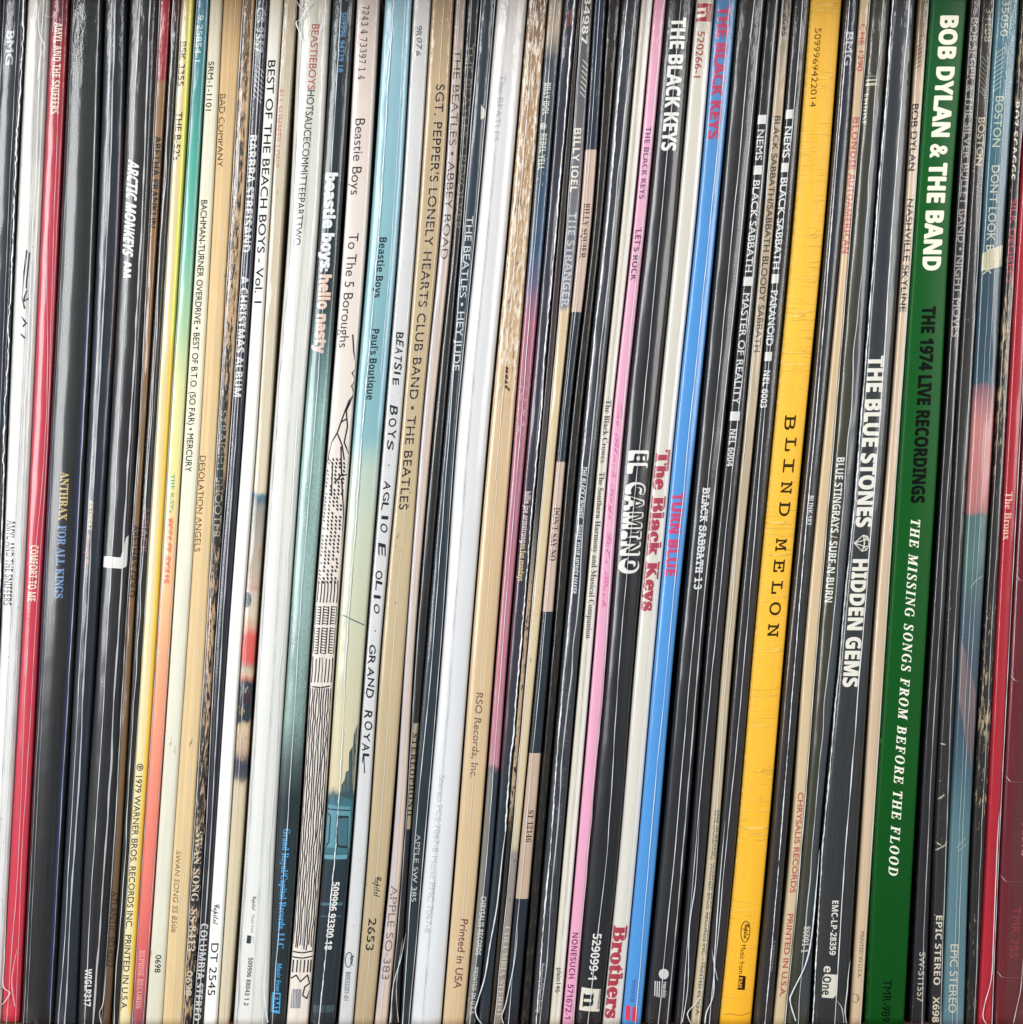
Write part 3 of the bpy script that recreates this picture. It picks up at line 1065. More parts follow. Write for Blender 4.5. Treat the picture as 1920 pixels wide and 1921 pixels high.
r = Rec('pinkish cream record with a black ink skyline drawing running down its spine',
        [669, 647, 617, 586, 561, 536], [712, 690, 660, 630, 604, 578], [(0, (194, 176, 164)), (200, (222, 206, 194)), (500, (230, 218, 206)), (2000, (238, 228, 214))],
        dy=0.3, crown=0.07, plastic=0.5, grain=0.06)
r.text('7243 4 73397 1 4', 10, 148, [0.42, 0.38], 12, (60, 58, 60), 'mono', 0.006, worn=0.2)
r.text('Beastie Boys', 222, 365, [0.44, 0.4], 18, (66, 62, 66), 'n', 0.0)
r.text('To The 5 Boroughs', 437, 652, [0.46, 0.36], 18, (66, 62, 66), 'n', 0.0)
random.seed(5)
INKC = (44, 40, 44)
st = [[(662, 628), (664, 660), (669, 690)], [(669, 690), (661, 700), (668, 712), (660, 724), (666, 738), (655, 752)],
      [(655, 752), (648, 770), (640, 792), (633, 812), (622, 830), (618, 850), (614, 866)], [(664, 740), (650, 770), (652, 800), (646, 830), (654, 850), (658, 846), (660, 800)],
      [(640, 792), (650, 786)], [(634, 815), (642, 835), (646, 862)], [(618, 862), (624, 870), (622, 930)], [(640, 838), (641, 892)], [(628, 905), (640, 892), (655, 890)], [(641, 898), (645, 960), (641, 1080)]]
r.lines(st, 2.7, INKC, 'ink_outline')
dots = []
for row in range(33):
    y = 862 + row * 7.2
    for c in range(5):
        if random.random() < 0.9:
            u = 0.12 + c * 0.17 + random.uniform(-0.02, 0.02)
            x = r.ref(u, y)
            if x > 641 - (y - 862) * 0.01 and y < 892 and c < 1:
                continue
            dots.append([(x - 0.8, y - 1.5), (x + 0.9, y + 1.6)])
r.lines(dots, 3.1, INKC, 'ink_windows')
gr = []
for k in range(7):
    u = 0.08 + k * 0.14
    for ya, yb in ((1090, 1130), (1235, 1280)):
        gr.append([(r.ref(u, ya) + random.uniform(-1, 1), ya + random.uniform(-3, 3)), (r.ref(u + 0.02, (ya + yb) / 2), (ya + yb) / 2), (r.ref(u, yb), yb)])
for ya, yb in ((1138, 1172), (1178, 1225)):
    for c in range(3):
        ua, ub = 0.05 + c * 0.34, 0.27 + c * 0.34
        gr.append([(r.ref(ua, ya), ya), (r.ref(ua, yb), yb)])
        gr.append([(r.ref(ub, ya), ya), (r.ref(ub, yb), yb)])
        y = ya
        while y < yb:
            gr.append([(r.ref(ua, y), y), (r.ref(ub, y + 1.5), y + 1.5)])
            y += 5.2
r.lines(gr, 2.0, INKC, 'ink_balconies')
gr = []
for k in range(10):
    u = 0.06 + k * 0.098
    y = 1292
    x0 = None
    path = []
    while y < 1785:
        path.append((r.ref(u + random.uniform(-0.025, 0.025), y), y))
        y += random.uniform(9, 20)
    gr.append(path)
r.lines(gr, 2.1, INKC, 'ink_columns')
gr = [[(r.ref(0.04, y), y), (r.ref(0.5, y + 2), y + 2), (r.ref(0.95, y - 1), y - 1)] for y in (1288, 1786, 1796)]
gr += [[(r.ref(u, 1802), 1802), (r.ref(u, 1824), 1824)] for u in (0.12, 0.3, 0.45, 0.62, 0.78, 0.9)]
gr += [[(r.ref(0.08, 1836), 1836), (r.ref(0.3, 1830), 1830), (r.ref(0.5, 1842), 1842), (r.ref(0.8, 1830), 1830), (r.ref(0.92, 1846), 1846), (r.ref(0.72, 1852), 1852), (r.ref(0.66, 1868), 1868), (r.ref(0.85, 1874), 1874), (r.ref(0.95, 1860), 1860)]]
r.lines(gr, 2.6, INKC, 'ink_base')
r.band(1856, 1892, (150, 152, 164), 0.15, 0.6, 'faded_stamp', 1, 0.35)
r.seam([0.5, 0.5, 0.5, 0.45], 'f', 1.2, y0=1150)

CY = (222, 216, 180)
r = Rec('aqua blue record fading to cream, with a teal train picture low on its spine',
        [722, 696, 663, 633, 607, 581], [773, 750, 717, 685, 656, 628],
        [(0, (128, 166, 176)), (120, (140, 184, 196)), (400, (134, 186, 194)), (640, (124, 176, 184)), (820, (132, 184, 190)), (880, (186, 206, 190)), (1000, (200, 208, 182)), (1250, (206, 204, 170)), (1480, (220, 204, 162)),
         (1492, (56, 104, 112)), (1508, (66, 122, 134)), (1600, (64, 120, 130)), (1612, (36, 52, 58)), (1700, (30, 42, 48)), (2000, (34, 46, 52))],
        dy=0.0, crown=0.09, plastic=1.2, cross=[(0.86, 1.0, (170, 214, 232), 0.6, -20, 800)], grain=0.05)  # the band is a bright highlight painted along the right edge
r.text('Beastie Boys', 445, 558, [0.5, 0.46], 13, (24, 30, 34), 'bold', -0.015)
r.text("Paul's Boutique", 617, 750, [0.5, 0.5], 13, (24, 30, 34), 'bold', -0.015)
r.lines([[(634, 1153), (648, 1156), (664, 1164), (686, 1174)]], 2.0, (40, 100, 104), 'drawn_curve')
SKY = (52, 92, 98)
sky = [[(672, 1360), (669, 1363), (664, 1378), (662, 1400), (655, 1412), (654, 1446), (649, 1448), (647, 1462), (641, 1472), (640, 1494), (655, 1499), (661, 1500), (668, 1420)]]
r.poly(sky, SKY, 'skyline_patch', worn=0.25)
r.poly([[(612, 1510), (658, 1514), (656, 1592), (610, 1590)]], (92, 156, 170), 'train_side')
r.lines([[(612, 1518), (657, 1521)], [(612, 1527), (618, 1528), (620, 1534), (617, 1580), (612, 1587)]], 2.2, (26, 52, 60), 'train_trim', layer=2)
r.poly([[(635, 1530), (654, 1531), (652, 1592), (633, 1590), (630, 1584), (632, 1536)]], (26, 52, 60), 'window_frame', layer=2)
r.poly([[(637, 1535), (653, 1535), (651, 1587), (636, 1586), (634, 1580), (635, 1540)]], (64, 118, 130), 'window_pane', layer=3)
r.band(1604, 1612, (100, 164, 180), 0.02, 0.92, 'train_sill', 2)
r.band(1694, 1699, (70, 116, 134), 0.02, 0.9, 'printed_band', 1)
r.band(1718, 1721, (60, 90, 104), 0.0, 0.9, 'printed_band', 1)
r.band(1886, 1900, (70, 96, 106), 0.1, 0.9, 'printed_band', 1, 0.3)
r.text('509996 93300 18', 1655, 1782, [0.58, 0.48], 13, WH, 'bold', 0.01)
r.seam([0.36, 0.32, 0.33, 0.36, 0.45, 0.37], 'r', 2.6, 1.8).seam([0.78, 0.84], 'f', 2, y1=700)

r = Rec('pale grey record with a long handwritten black marker title',
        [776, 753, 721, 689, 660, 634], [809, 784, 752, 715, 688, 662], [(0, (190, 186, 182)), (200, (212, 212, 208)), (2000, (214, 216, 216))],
        dy=0.0, crown=0.06, plastic=0.6, grain=0.06, specks=((180, 182, 186), 0.06))
r.hand('9R076', 45, 105, 0.45, 11, (116, 114, 114))
r.hand('BEATSIE', 622, 722, 0.5, 13, (50, 50, 54))
r.hand('BOYS', 760, 846, 0.5, 13, (50, 50, 54)).hand('\u2022', 866, 880, 0.5, 12, (50, 50, 54))
r.hand('AGLIO', 902, 1000, 0.5, 12, (50, 50, 54))
r.hand('E', 1018, 1046, 0.5, 12, (50, 50, 54))
r.hand('OLIO', 1068, 1152, 0.5, 12, (50, 50, 54)).hand('\u2022', 1176, 1190, 0.5, 12, (50, 50, 54))
r.hand('GRAND', 1208, 1312, 0.48, 13, (50, 50, 54))
r.hand('ROYAL', 1332, 1432, 0.5, 13, (50, 50, 54))
r.lines([[(683, 1418), (684, 1450)]], 2, (54, 54, 58), 'pen_tail')
ov = [(654.5 + 6.5 * math.cos(a / 20 * 6.2832) - math.sin(a / 20 * 6.2832) * 1.0, 1801 + 14 * math.sin(a / 20 * 6.2832)) for a in range(21)]
r.lines([ov], 1.6, (64, 64, 66), 'oval_logo')
r.text('Capitol', 1793, 1810, 0.6, 6, (64, 64, 66), 'script', 0.02)
r.text('B0033201-01', 1824, 1877, [0.42, 0.42], 8.5, (84, 84, 88), 'n', 0.012)
r.seam([0.02, 0.02], 'k', 1.5, 0.3)

r = Rec('worn tan record with wide spaced black capitals, catalogue number near the bottom',
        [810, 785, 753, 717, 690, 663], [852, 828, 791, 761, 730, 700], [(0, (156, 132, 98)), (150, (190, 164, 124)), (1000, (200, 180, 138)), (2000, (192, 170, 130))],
        dy=0.4, crown=0.05, plastic=0.7, facet=[0.12, 0.0, 0.1, 0.02, 0.0, 0.1], streak=0.16, wear=((120, 96, 62), 0.02, 1.4, 3))
r.text("SGT. PEPPER'S LONELY HEARTS CLUB BAND \u2022 THE BEATLES", 158, 956, [0.62, 0.44], 15.5, (46, 42, 38), 'n', 0.006, sp=1.08)
r.text('Capitol', 1645, 1683, [0.6, 0.6], 12, (38, 34, 30), 'script', 0.015)
r.text('2653', 1723, 1783, [0.5, 0.48], 14, (44, 38, 30), 'n', 0.012)
r.seam([0.55, 0.5], 'f', 1.1)

r = Rec('slim pale pinkish record with grey capitals, between tan and black records',
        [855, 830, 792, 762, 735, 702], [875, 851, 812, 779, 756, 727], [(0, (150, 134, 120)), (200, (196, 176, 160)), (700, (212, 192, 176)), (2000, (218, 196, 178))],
        dy=0.6, crown=0.08, plastic=1.0, cross=[(0.0, 0.35, (196, 190, 196), 0.7, 200, 1900)])
r.text('THE BEATLES \u2022 ABBEY ROAD', 92, 486, [0.5, 0.5], 13, (84, 76, 74), 'n', 0.0, worn=0.1)
r.text('APPLE SO-383', 1662, 1838, [0.5, 0.5], 13, (124, 108, 104), 'n', 0.0, worn=0.1)
r.seam([0.4, 0.42], 'f', 1.4)

r = Rec('slim black record with olive capitals and a tan printed tab low down',
        [877, 853, 814, 781, 757, 729], [902, 869, 834, 800, 768, 749], [(0, (28, 27, 25)), (2000, (30, 28, 26))],
        dy=1.2, crown=0.1, plastic=1.0)
r.text('THE BEATLES \u2022 REVOLVER', 82, 432, [0.45, 0.5], 13, (124, 116, 96), 'n', 0.0, worn=0.15)
r.band(1357, 1556, (170, 152, 120), 0.3, 1.0, 'tan_tab', 1)
r.text('STEREOPHONIC', 1376, 1538, [0.6, 0.6], 8.5, (34, 30, 26), 'serif', 0.0, layer=2, sp=1.2)
r.seam([0.35, 0.3, 0.15, 0.1], 'f', 1.5, 1.2)

r = Rec('slate blue-grey record with thin white capitals, left of the wide white record',
        [903, 870, 835, 801, 769, 751], [931, 896, 857, 829, 796, 768], [(0, (44, 50, 56)), (300, (50, 60, 68)), (2000, (42, 52, 56))],
        dy=0.2, crown=0.10, plastic=1.1)
r.text('THE BEATLES \u2022 HEY JUDE', 405, 695, [0.5, 0.5], 12, (212, 218, 218), 'n', 0.002)
r.text('APPLE SW 385', 1565, 1692, [0.5, 0.5], 9, (200, 206, 204), 'n', 0.0, worn=0.1)
r.poly([[(903, 196), (909, 204), (912, 213), (908, 221), (902, 224)]], (206, 202, 186), 'chipped_corner')
r.seam([0.03, 0.04, 0.4, 0.45, 0.3, 0.3], 'w', 1.8, 0.8).seam([0.95, 0.96], 'w', 1.3, 0.4)
r.fold([(762, 1750), (752, 1800), (738, 1850), (733, 1921)], 'w', 1.6).fold([(756, 1760), (744, 1850), (748, 1921)], 'f', 1.6)

r = Rec('wide plain white record with a very faint grey embossed title',
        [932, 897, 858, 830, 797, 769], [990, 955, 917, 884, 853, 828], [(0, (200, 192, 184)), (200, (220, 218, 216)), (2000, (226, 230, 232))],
        dy=0.0, crown=0.14, plastic=0.8, grain=0.04, streak=0.05)
r.text('The BEATLES', 140, 265, [0.42, 0.34], 12, (178, 178, 180), 'n', -0.01)
r.text('Stereo PCS 7067-8 Mono PMC 7067-8', 1455, 1750, [0.38, 0.32], 11, (190, 192, 194), 'n', -0.012)
r.seam([0.40, 0.38, 0.38, 0.38, 0.4, 0.4], 'd', 1.2, 0.8)

r = Rec('wide buff record, peeled and crumpled above, brown lower-case print below',
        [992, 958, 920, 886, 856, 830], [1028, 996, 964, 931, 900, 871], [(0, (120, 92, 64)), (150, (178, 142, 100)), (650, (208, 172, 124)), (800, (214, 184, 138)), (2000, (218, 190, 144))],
        dy=0.2, crown=0.07, plastic=0.7, facet=[0.12, 0.0, 0.06, 0.0, 0.12], streak=0.18, tex='crumple', bump=0.6)
r.text('uest', 688, 733, [0.55, 0.6], 10, (92, 50, 44), 'script', 0.02)
r.text('RSO Records, Inc.', 1300, 1460, [0.5, 0.5], 12.5, (122, 92, 78), 'n', 0.008, shear=0.12)
r.text('Printed in USA', 1725, 1855, [0.6, 0.55], 13.5, (140, 78, 66), 'n', 0.016, shear=0.12)
r.seam([0.42, 0.42, 0.4, 0.5], 'w', 1.4, 1.0, y1=900).seam([0.5, 0.5], 'f', 1.2, y0=800)

r = Rec('slim mottled record turning from blue to rose pink, dark and scuffed at the bottom',
        [1030, 998, 966, 934, 903, 873], [1057, 1025, 990, 955, 925, 894],
        [(0, (160, 144, 120)), (60, (176, 156, 132)), (110, (70, 82, 92)), (260, (62, 74, 84)), (330, (46, 84, 116)), (470, (52, 90, 122)), (530, (104, 104, 130)), (600, (176, 106, 128)), (1000, (186, 116, 134)), (1250, (198, 124, 138)), (1438, (196, 130, 148)), (1446, (52, 66, 82)), (1921, (60, 74, 84))],
        dy=0.3, crown=0.1, plastic=1.2, wear=((206, 184, 160), 0.08, 0.7, 2.5), cross=[(0.0, 0.45, (96, 100, 98), 0.6, 130, 460), (0.0, 0.5, (196, 186, 160), 0.35, 1440, 1921)])
r.text('BILLY IDOL', 155, 215, [0.4, 0.4], 11, (226, 220, 206), 'bold', -0.03)
r.poly([[(1020 + 6 * math.cos(a / 10 * 6.283), 236 + 7 * math.sin(a / 10 * 6.283)) for a in range(10)]], (196, 186, 172), 'round_dot')
r.text('REBEL YELL', 250, 318, [0.4, 0.4], 11, (216, 222, 190), 'bold', -0.03)
r.text('CHRYSALIS RECORDS', 1682, 1792, [0.55, 0.55], 10, (220, 216, 202), 'bold', -0.03)
r.text('PRINTED IN U.S.A.', 1815, 1905, [0.5, 0.5], 8, (206, 202, 186), 'bold', -0.03)
r.seam([0.42, 0.4, 0.5, 0.5, 0.4], 'w', 1.4, 0.8)

r = Rec('slate purple record with small pink and yellow lower-case title and ragged white sleeve edge',
        [1059, 1027, 992, 958, 927, 896], [1085, 1049, 1015, 981, 947, 918], [(0, (44, 46, 52)), (500, (56, 54, 64)), (1400, (58, 54, 62)), (1500, (40, 50, 56)), (2000, (36, 46, 52))],
        dy=0.5, crown=0.12, plastic=1.2, cross=[(0.0, 0.12, (150, 60, 90), 0.4, 600, 1450)])
r.text('billie joe armstrong', 922, 1018, [0.42, 0.42], 10, (226, 200, 200), 'bold', -0.035)
r.text('no fun mondays', 1020, 1090, [0.42, 0.42], 10, (216, 196, 130), 'bold', -0.035)
r.poly([[(1066, 20), (1072, 18), (1074, 48), (1064, 50)]], (150, 54, 64), 'red_mark', worn=0.3)
r.seam([0.78, 0.86, 0.9, 0.9, 0.82, 0.6], 'r', 3.0, 2.2, y1=1560)
r.fold([(951, 1545), (943, 1604), (933, 1698), (920, 1771), (910, 1833), (897, 1876), (892, 1895), (896, 1910), (904, 1921)], 'w', 2.6)

r = Rec('very thin chipped brown and cream spine wedged between two wider records',
        [1086, 1050, 1016, 982, 948, 919], [1091, 1062, 1028, 991, 957, 926], [(0, (70, 58, 40)), (350, (66, 52, 40)), (520, (70, 48, 50)), (950, (84, 80, 76)), (1050, (140, 132, 120)), (1130, (190, 162, 126)), (1500, (188, 160, 124)), (1560, (60, 52, 42)), (2000, (72, 58, 30))],
        dy=1.2, crown=0.05, plastic=0.6, wear=((44, 38, 34), 0.25, 0.8, 2.5))

r = Rec('grey record with white capitals and pinstripes above, cream lower down, beside the checkered spine',
        [1092, 1064, 1029, 992, 958, 927], [1114, 1087, 1048, 1011, 973, 943],
        [(0, (84, 80, 78)), (250, (112, 110, 114)), (560, (128, 126, 134)), (576, (132, 130, 136)), (582, (216, 192, 146)), (1540, (216, 198, 156)), (1590, (200, 184, 150)), (1600, (150, 142, 136)), (2000, (150, 142, 130))],
        dy=0.3, crown=0.07, plastic=1.1, wear=((90, 80, 70), 0.06, 0.8, 3))
r.text('34987', -8, 82, [0.5, 0.45], 11, (226, 222, 206), 'bold', 0.0)
r.lines([[(1094 - i * 0.9, 112 + i * 10), (1103 - i * 0.9, 122 + i * 10)] for i in range(7)], 1.5, (220, 218, 206), 'diagonal_stripes')
r.text('BILLY JOEL', 240, 360, [0.4, 0.4], 13, (228, 222, 200), 'bold', 0.0)
r.text('THE STRANGER', 398, 574, [0.5, 0.5], 13, (202, 200, 202), 'bold', -0.01, worn=0.1)
r.text('COLUMBIA STEREO', 1738, 1905, [0.5, 0.45], 11, (206, 196, 176), 'serif', 0.0, worn=0.15)
r.seam([0.06, 0.08], 'w', 1.5, 0.7)

PB, NV = (206, 178, 158), (40, 48, 54)
r = Rec('slim record checkered in alternating dark and beige blocks',
        [1116, 1089, 1050, 1013, 975, 945], [1138, 1112, 1068, 1034, 1000, 972],
        [(-40, (36, 44, 60)), (279, (36, 44, 60)), (279.5, PB), (577, PB), (577.5, NV), (864, NV), (864.5, PB), (1141, PB), (1141.5, NV), (1410, NV), (1410.5, (198, 172, 146)), (1680, (196, 168, 146)), (1680.5, (38, 42, 50)), (2000, (36, 38, 44))],
        dy=0.1, crown=0.05, plastic=0.9, hard=True, streak=0.08)
r.text('BILLY SQUIER', 381, 484, [0.5, 0.52], 11, (78, 58, 60), 'serif', -0.01)
r.text("DON'T SAY NO", 952, 1052, [0.52, 0.52], 11.5, (72, 54, 50), 'serif', -0.012)
r.text('ST 12146', 1520, 1580, [0.6, 0.6], 9.5, (58, 46, 44), 'serif', -0.01)
r.seam([0.42, 0.4, 0.35, 0.3, 0.35], 'w', 1.3, 0.6)
r.fold([(972, 1740), (966, 1800), (950, 1880), (942, 1906), (945, 1921)], 'w', 2.0)

r = Rec('black crinkled leather-look record between the checkered and the silvery slate spines',
        [1140, 1115, 1071, 1037, 1003, 976], [1166, 1132, 1090, 1055, 1019, 993], [(0, (40, 36, 30)), (500, (28, 25, 22)), (2000, (26, 24, 22))],
        dy=1.4, crown=0.1, plastic=0.3, tex='leather', bump=0.9, rough=0.35)

r = Rec('slate record with silvery crumpled sleeve edge and small white capitals',
        [1168, 1134, 1094, 1058, 1023, 996], [1202, 1165, 1125, 1089, 1055, 1029], [(0, (52, 54, 56)), (400, (56, 58, 62)), (2000, (54, 56, 60))],
        dy=0.3, crown=0.12, plastic=1.8)
r.text('THE BLACK CROWES', 875, 972, [0.34, 0.34], 9.5, (222, 224, 226), 'bold', 0.0, shear=0.2)
r.text('SHAKE YOUR MONEY MAKER', 984, 1114, [0.36, 0.36], 9.5, (214, 216, 220), 'bold', -0.02, shear=0.2)
r.text('Manufactured by Def American Recordings', 1808, 1900, [0.4, 0.4], 8, (206, 208, 210), 'n', 0.0, worn=0.1)
r.seam([0.25, 0.2, 0.22, 0.2, 0.26, 0.3], 'r', 3.0, 1.8).seam([0.7, 0.6, 0.6, 0.55], 'f', 3.0, 2)
tk = []
random.seed(9)
for yb in (815, 1290, 1365, 1440, 1508, 1600, 1680):
    for k in range(9):
        y = yb + k * 4.5
        tk.append([(r.ref(0.5, y) + random.uniform(-3, 2), y), (r.ref(0.72, y) + random.uniform(-3, 3), y + 3)])
r.lines(tk, 0.8, (150, 152, 154), 'fine_print', worn=0.3)

r = Rec('ivory record with small black serif title, just left of the candy pink record',
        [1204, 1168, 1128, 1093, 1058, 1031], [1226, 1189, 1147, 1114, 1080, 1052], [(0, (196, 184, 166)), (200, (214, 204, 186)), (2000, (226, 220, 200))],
        dy=0.1, crown=0.06, plastic=0.7, cross=[(0.5, 1.0, (238, 234, 224), 0.8, -20, 1921)])
r.text('The Black Crowes', 750, 868, [0.52, 0.52], 10, (40, 38, 36), 'serif', -0.012)
r.text('The Southern Harmony and Musical Companion', 886, 1198, [0.52, 0.52], 10, (40, 38, 36), 'serif', -0.012)
r.text('plain146', 1816, 1862, [0.5, 0.5], 9, (60, 56, 52), 'n', 0.01)
r.seam([0.45, 0.5], 'd', 1.1, 0.6)

r = Rec('candy pink record with purple-grey capitals',
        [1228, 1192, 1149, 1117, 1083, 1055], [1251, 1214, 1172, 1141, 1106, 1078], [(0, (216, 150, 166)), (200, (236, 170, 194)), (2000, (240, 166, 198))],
        dy=0.1, crown=0.06, plastic=1.1, grain=0.04)
r.text('THE BLACK KEYS', 238, 373, [0.45, 0.45], 10.5, (132, 92, 130), 'bold', -0.02)
r.text("'LET'S ROCK'", 427, 528, [0.45, 0.45], 11.5, (112, 78, 104), 'bold', -0.015)
r.text("The Black Keys  Let's Rock", 752, 1140, [0.5, 0.5], 8, (222, 108, 160), 'script', 0.0, worn=0.25)  # faint reflected title, painted on as ink
r.text('NONESUCH  571672-1', 1750, 1912, [0.45, 0.42], 11, (142, 62, 110), 'bold', -0.02)
r.seam([0.75, 0.78, 0.82, 0.85, 0.85], 'f', 2.6, 2.0)

r = Rec('wide black record with large bold white band name and outlined lower title',
        [1253, 1217, 1174, 1143, 1107, 1080], [1302, 1271, 1231, 1193, 1162, 1128], [(0, (28, 28, 30)), (2000, (27, 27, 29))],
        dy=0.0, crown=0.12, plastic=1.0)
r.text('THE BLACK KEYS', 33, 282, [0.50, 0.5], 26, (240, 238, 228), 'bold', 0.02, sp=0.95)
r.text('EL CAMINO', 847, 1074, [0.52, 0.52], 33, (238, 236, 226), 'bold', 0.06, sp=1.18)
r.text('EL CAMINO', 851, 1070, [0.60, 0.60], 24, (34, 35, 38), 'bold', 0.0, sp=1.18, layer=2, name='lettering_inlay')
r.text('529099-1', 1752, 1838, [0.52, 0.5], 16, (238, 236, 228), 'bold', 0.0)
r.poly([[(1092, 1853), (1128, 1857), (1125, 1899), (1087, 1896)]], (232, 228, 212), 'square_logo')
r.text('n', 1864, 1890, 0.5, 27, (30, 30, 30), 'serif', 0.01, layer=2, name='logo_letter')
r.text('nonesuch', 1858, 1894, [0.86, 0.84], 5, (40, 40, 40), 'serif', 0.0, layer=2)
r.seam([0.5, 0.46, 0.53, 0.46, 0.58, 0.47], 'w', 1.5, 0.7)

r = Rec('ivory white record with crimson rounded lettering, left of the bright blue record',
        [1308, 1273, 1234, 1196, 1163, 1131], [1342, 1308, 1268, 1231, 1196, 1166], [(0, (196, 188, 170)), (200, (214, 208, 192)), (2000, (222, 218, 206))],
        dy=0.1, crown=0.12, plastic=0.9, grain=0.04, cross=[(0.75, 1.0, (240, 240, 238), 0.7, 100, 1921)])  # the whiter right strip is a painted highlight
r.poly([[(1310, 5), (1339, 6), (1335, 40), (1306, 39)]], (168, 38, 48), 'square_logo')
r.text('n', 12, 34, 0.42, 25, (226, 214, 196), 'serif', -0.02, layer=2, name='logo_letter')
r.text('520266-1', 58, 145, [0.4, 0.36], 13, (168, 56, 60), 'n', 0.012)
r.text('The Black Keys', 845, 1145, [0.46, 0.46], 24, (180, 56, 82), 'serif', 0.04)
r.text('Brothers', 1738, 1910, [0.46, 0.46], 24, (182, 52, 76), 'serif', 0.035)
r.seam([0.85, 0.7, 0.72, 0.7], 'f', 1.3)

r = Rec('bright sky blue record with magenta red capitals',
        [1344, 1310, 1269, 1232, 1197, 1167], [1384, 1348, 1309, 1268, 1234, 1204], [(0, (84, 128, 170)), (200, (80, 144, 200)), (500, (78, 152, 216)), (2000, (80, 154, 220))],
        dy=0.0, crown=0.10, plastic=1.0, grain=0.03, streak=0.06)
r.text('THE BLACK KEYS', 12, 260, [0.42, 0.42], 21, (190, 60, 104), 'bold', 0.035, sp=0.95)
r.text('TURN BLUE', 925, 1080, [0.42, 0.42], 21, (206, 64, 116), 'bold', 0.04)
r.text('NONESUCH', 1838, 1880, [0.42, 0.42], 7, (84, 66, 150), 'serif', 0.0)
r.poly([[(1175, 1887), (1183, 1887), (1182, 1915), (1173, 1913)], [(1187, 1889), (1197, 1890), (1195, 1917), (1186, 1916)]], (226, 48, 90), 'twin_logo_bars')
r.seam([0.66, 0.63, 0.63, 0.65, 0.58, 0.68], 'w', 1.6, 0.7)

r = Rec('wide black record with small typewriter-style white title, right of the bright blue one',
        [1387, 1352, 1315, 1278, 1242, 1211], [1438, 1402, 1361, 1322, 1289, 1260], [(0, (42, 38, 34)), (400, (36, 34, 33)), (2000, (32, 31, 31))],
        dy=0.3, crown=0.12, plastic=1.2)
r.text('BLACK SABBATH 13', 915, 1105, [0.48, 0.5], 12.5, (232, 234, 234), 'mono', 0.028)
r.poly([[(1246 + 9.5 * math.cos(a / 16 * 6.283), 1828 + 10 * math.sin(a / 16 * 6.283)) for a in range(16)]], (214, 216, 216), 'round_logo')
r.lines([[(1230, 1842), (1229, 1869)], [(1234, 1842), (1233, 1870)], [(1238, 1842), (1237, 1871)]], 2.0, (214, 216, 216), 'logo_bars')
r.text('republic', 1843, 1873, [0.62, 0.62], 7, (222, 224, 224), 'bold', 0.0)
r.seam([0.55, 0.50, 0.52, 0.52, 0.5, 0.5], 'w', 1.7, 0.8).seam([0.85, 0.85, 0.82, 0.85], 'f', 3.2)

r = Rec('slim black record with white squares and capitals, left of the thin beige one',
        [1440, 1406, 1367, 1327, 1296, 1267], [1464, 1431, 1395, 1357, 1325, 1293], [(0, (38, 36, 36)), (2000, (36, 34, 38))],
        dy=0.3, crown=0.09, plastic=1.0)
def squares(r, spans, u0, u1):
    r.poly([[(r.ref(u0, a), a), (r.ref(u1, a), a), (r.ref(u1, b), b), (r.ref(u0, b), b)] for a, b in spans], (222, 222, 214), 'white_squares')
squares(r, [(215, 232), (310, 327), (519, 536), (772, 789)], 0.02, 0.7)
for s, a, b in (('NEMS', 243, 300), ('BLACK SABBATH', 338, 510), ('MASTER OF REALITY', 550, 758)):
    r.text(s, a, b, [0.36, 0.36], 12, (216, 216, 212), 'n', 0.012)
r.text('NEL 6004', 805, 875, [0.36, 0.36], 11.5, (222, 222, 220), 'bold', -0.01)
r.seam([0.7, 0.72, 0.55, 0.5, 0.3, 0.4], 'w', 1.5, 0.7)
r.fold([(1313, 1521), (1306, 1650), (1294, 1740), (1291, 1850), (1280, 1921)], 'w', 1.8)

r = Rec('thin beige record with grey-brown capitals between two black records with white squares',
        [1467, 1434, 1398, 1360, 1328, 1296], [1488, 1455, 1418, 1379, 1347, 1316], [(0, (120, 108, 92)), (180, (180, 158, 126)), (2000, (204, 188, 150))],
        dy=0.4, crown=0.06, plastic=1.3, facet=[0.1, 0.0, 0.08, 0.02])
r.text('BS 2695', -4, 67, [0.5, 0.5], 10, (62, 54, 48), 'n', 0.01)
r.text('BLACK SABBATH/SABBATH BLOODY SABBATH', 217, 660, [0.5, 0.48], 11, (84, 72, 66), 'n', 0.016, worn=0.05)
r.text('0598 (BURBANK)  WARNER BROS. RECORDS INC. - PRINTED IN U.S.A.', 1520, 1905, [0.6, 0.6], 8, (78, 70, 58), 'n', 0.008, worn=0.15)
r.seam([0.12, 0.08, 0.1, 0.4, 0.6, 0.7], 'w', 1.5, 1.0)
r.fold([(1322, 1830), (1314, 1870), (1292, 1898), (1292, 1910), (1297, 1921)], 'w', 2)

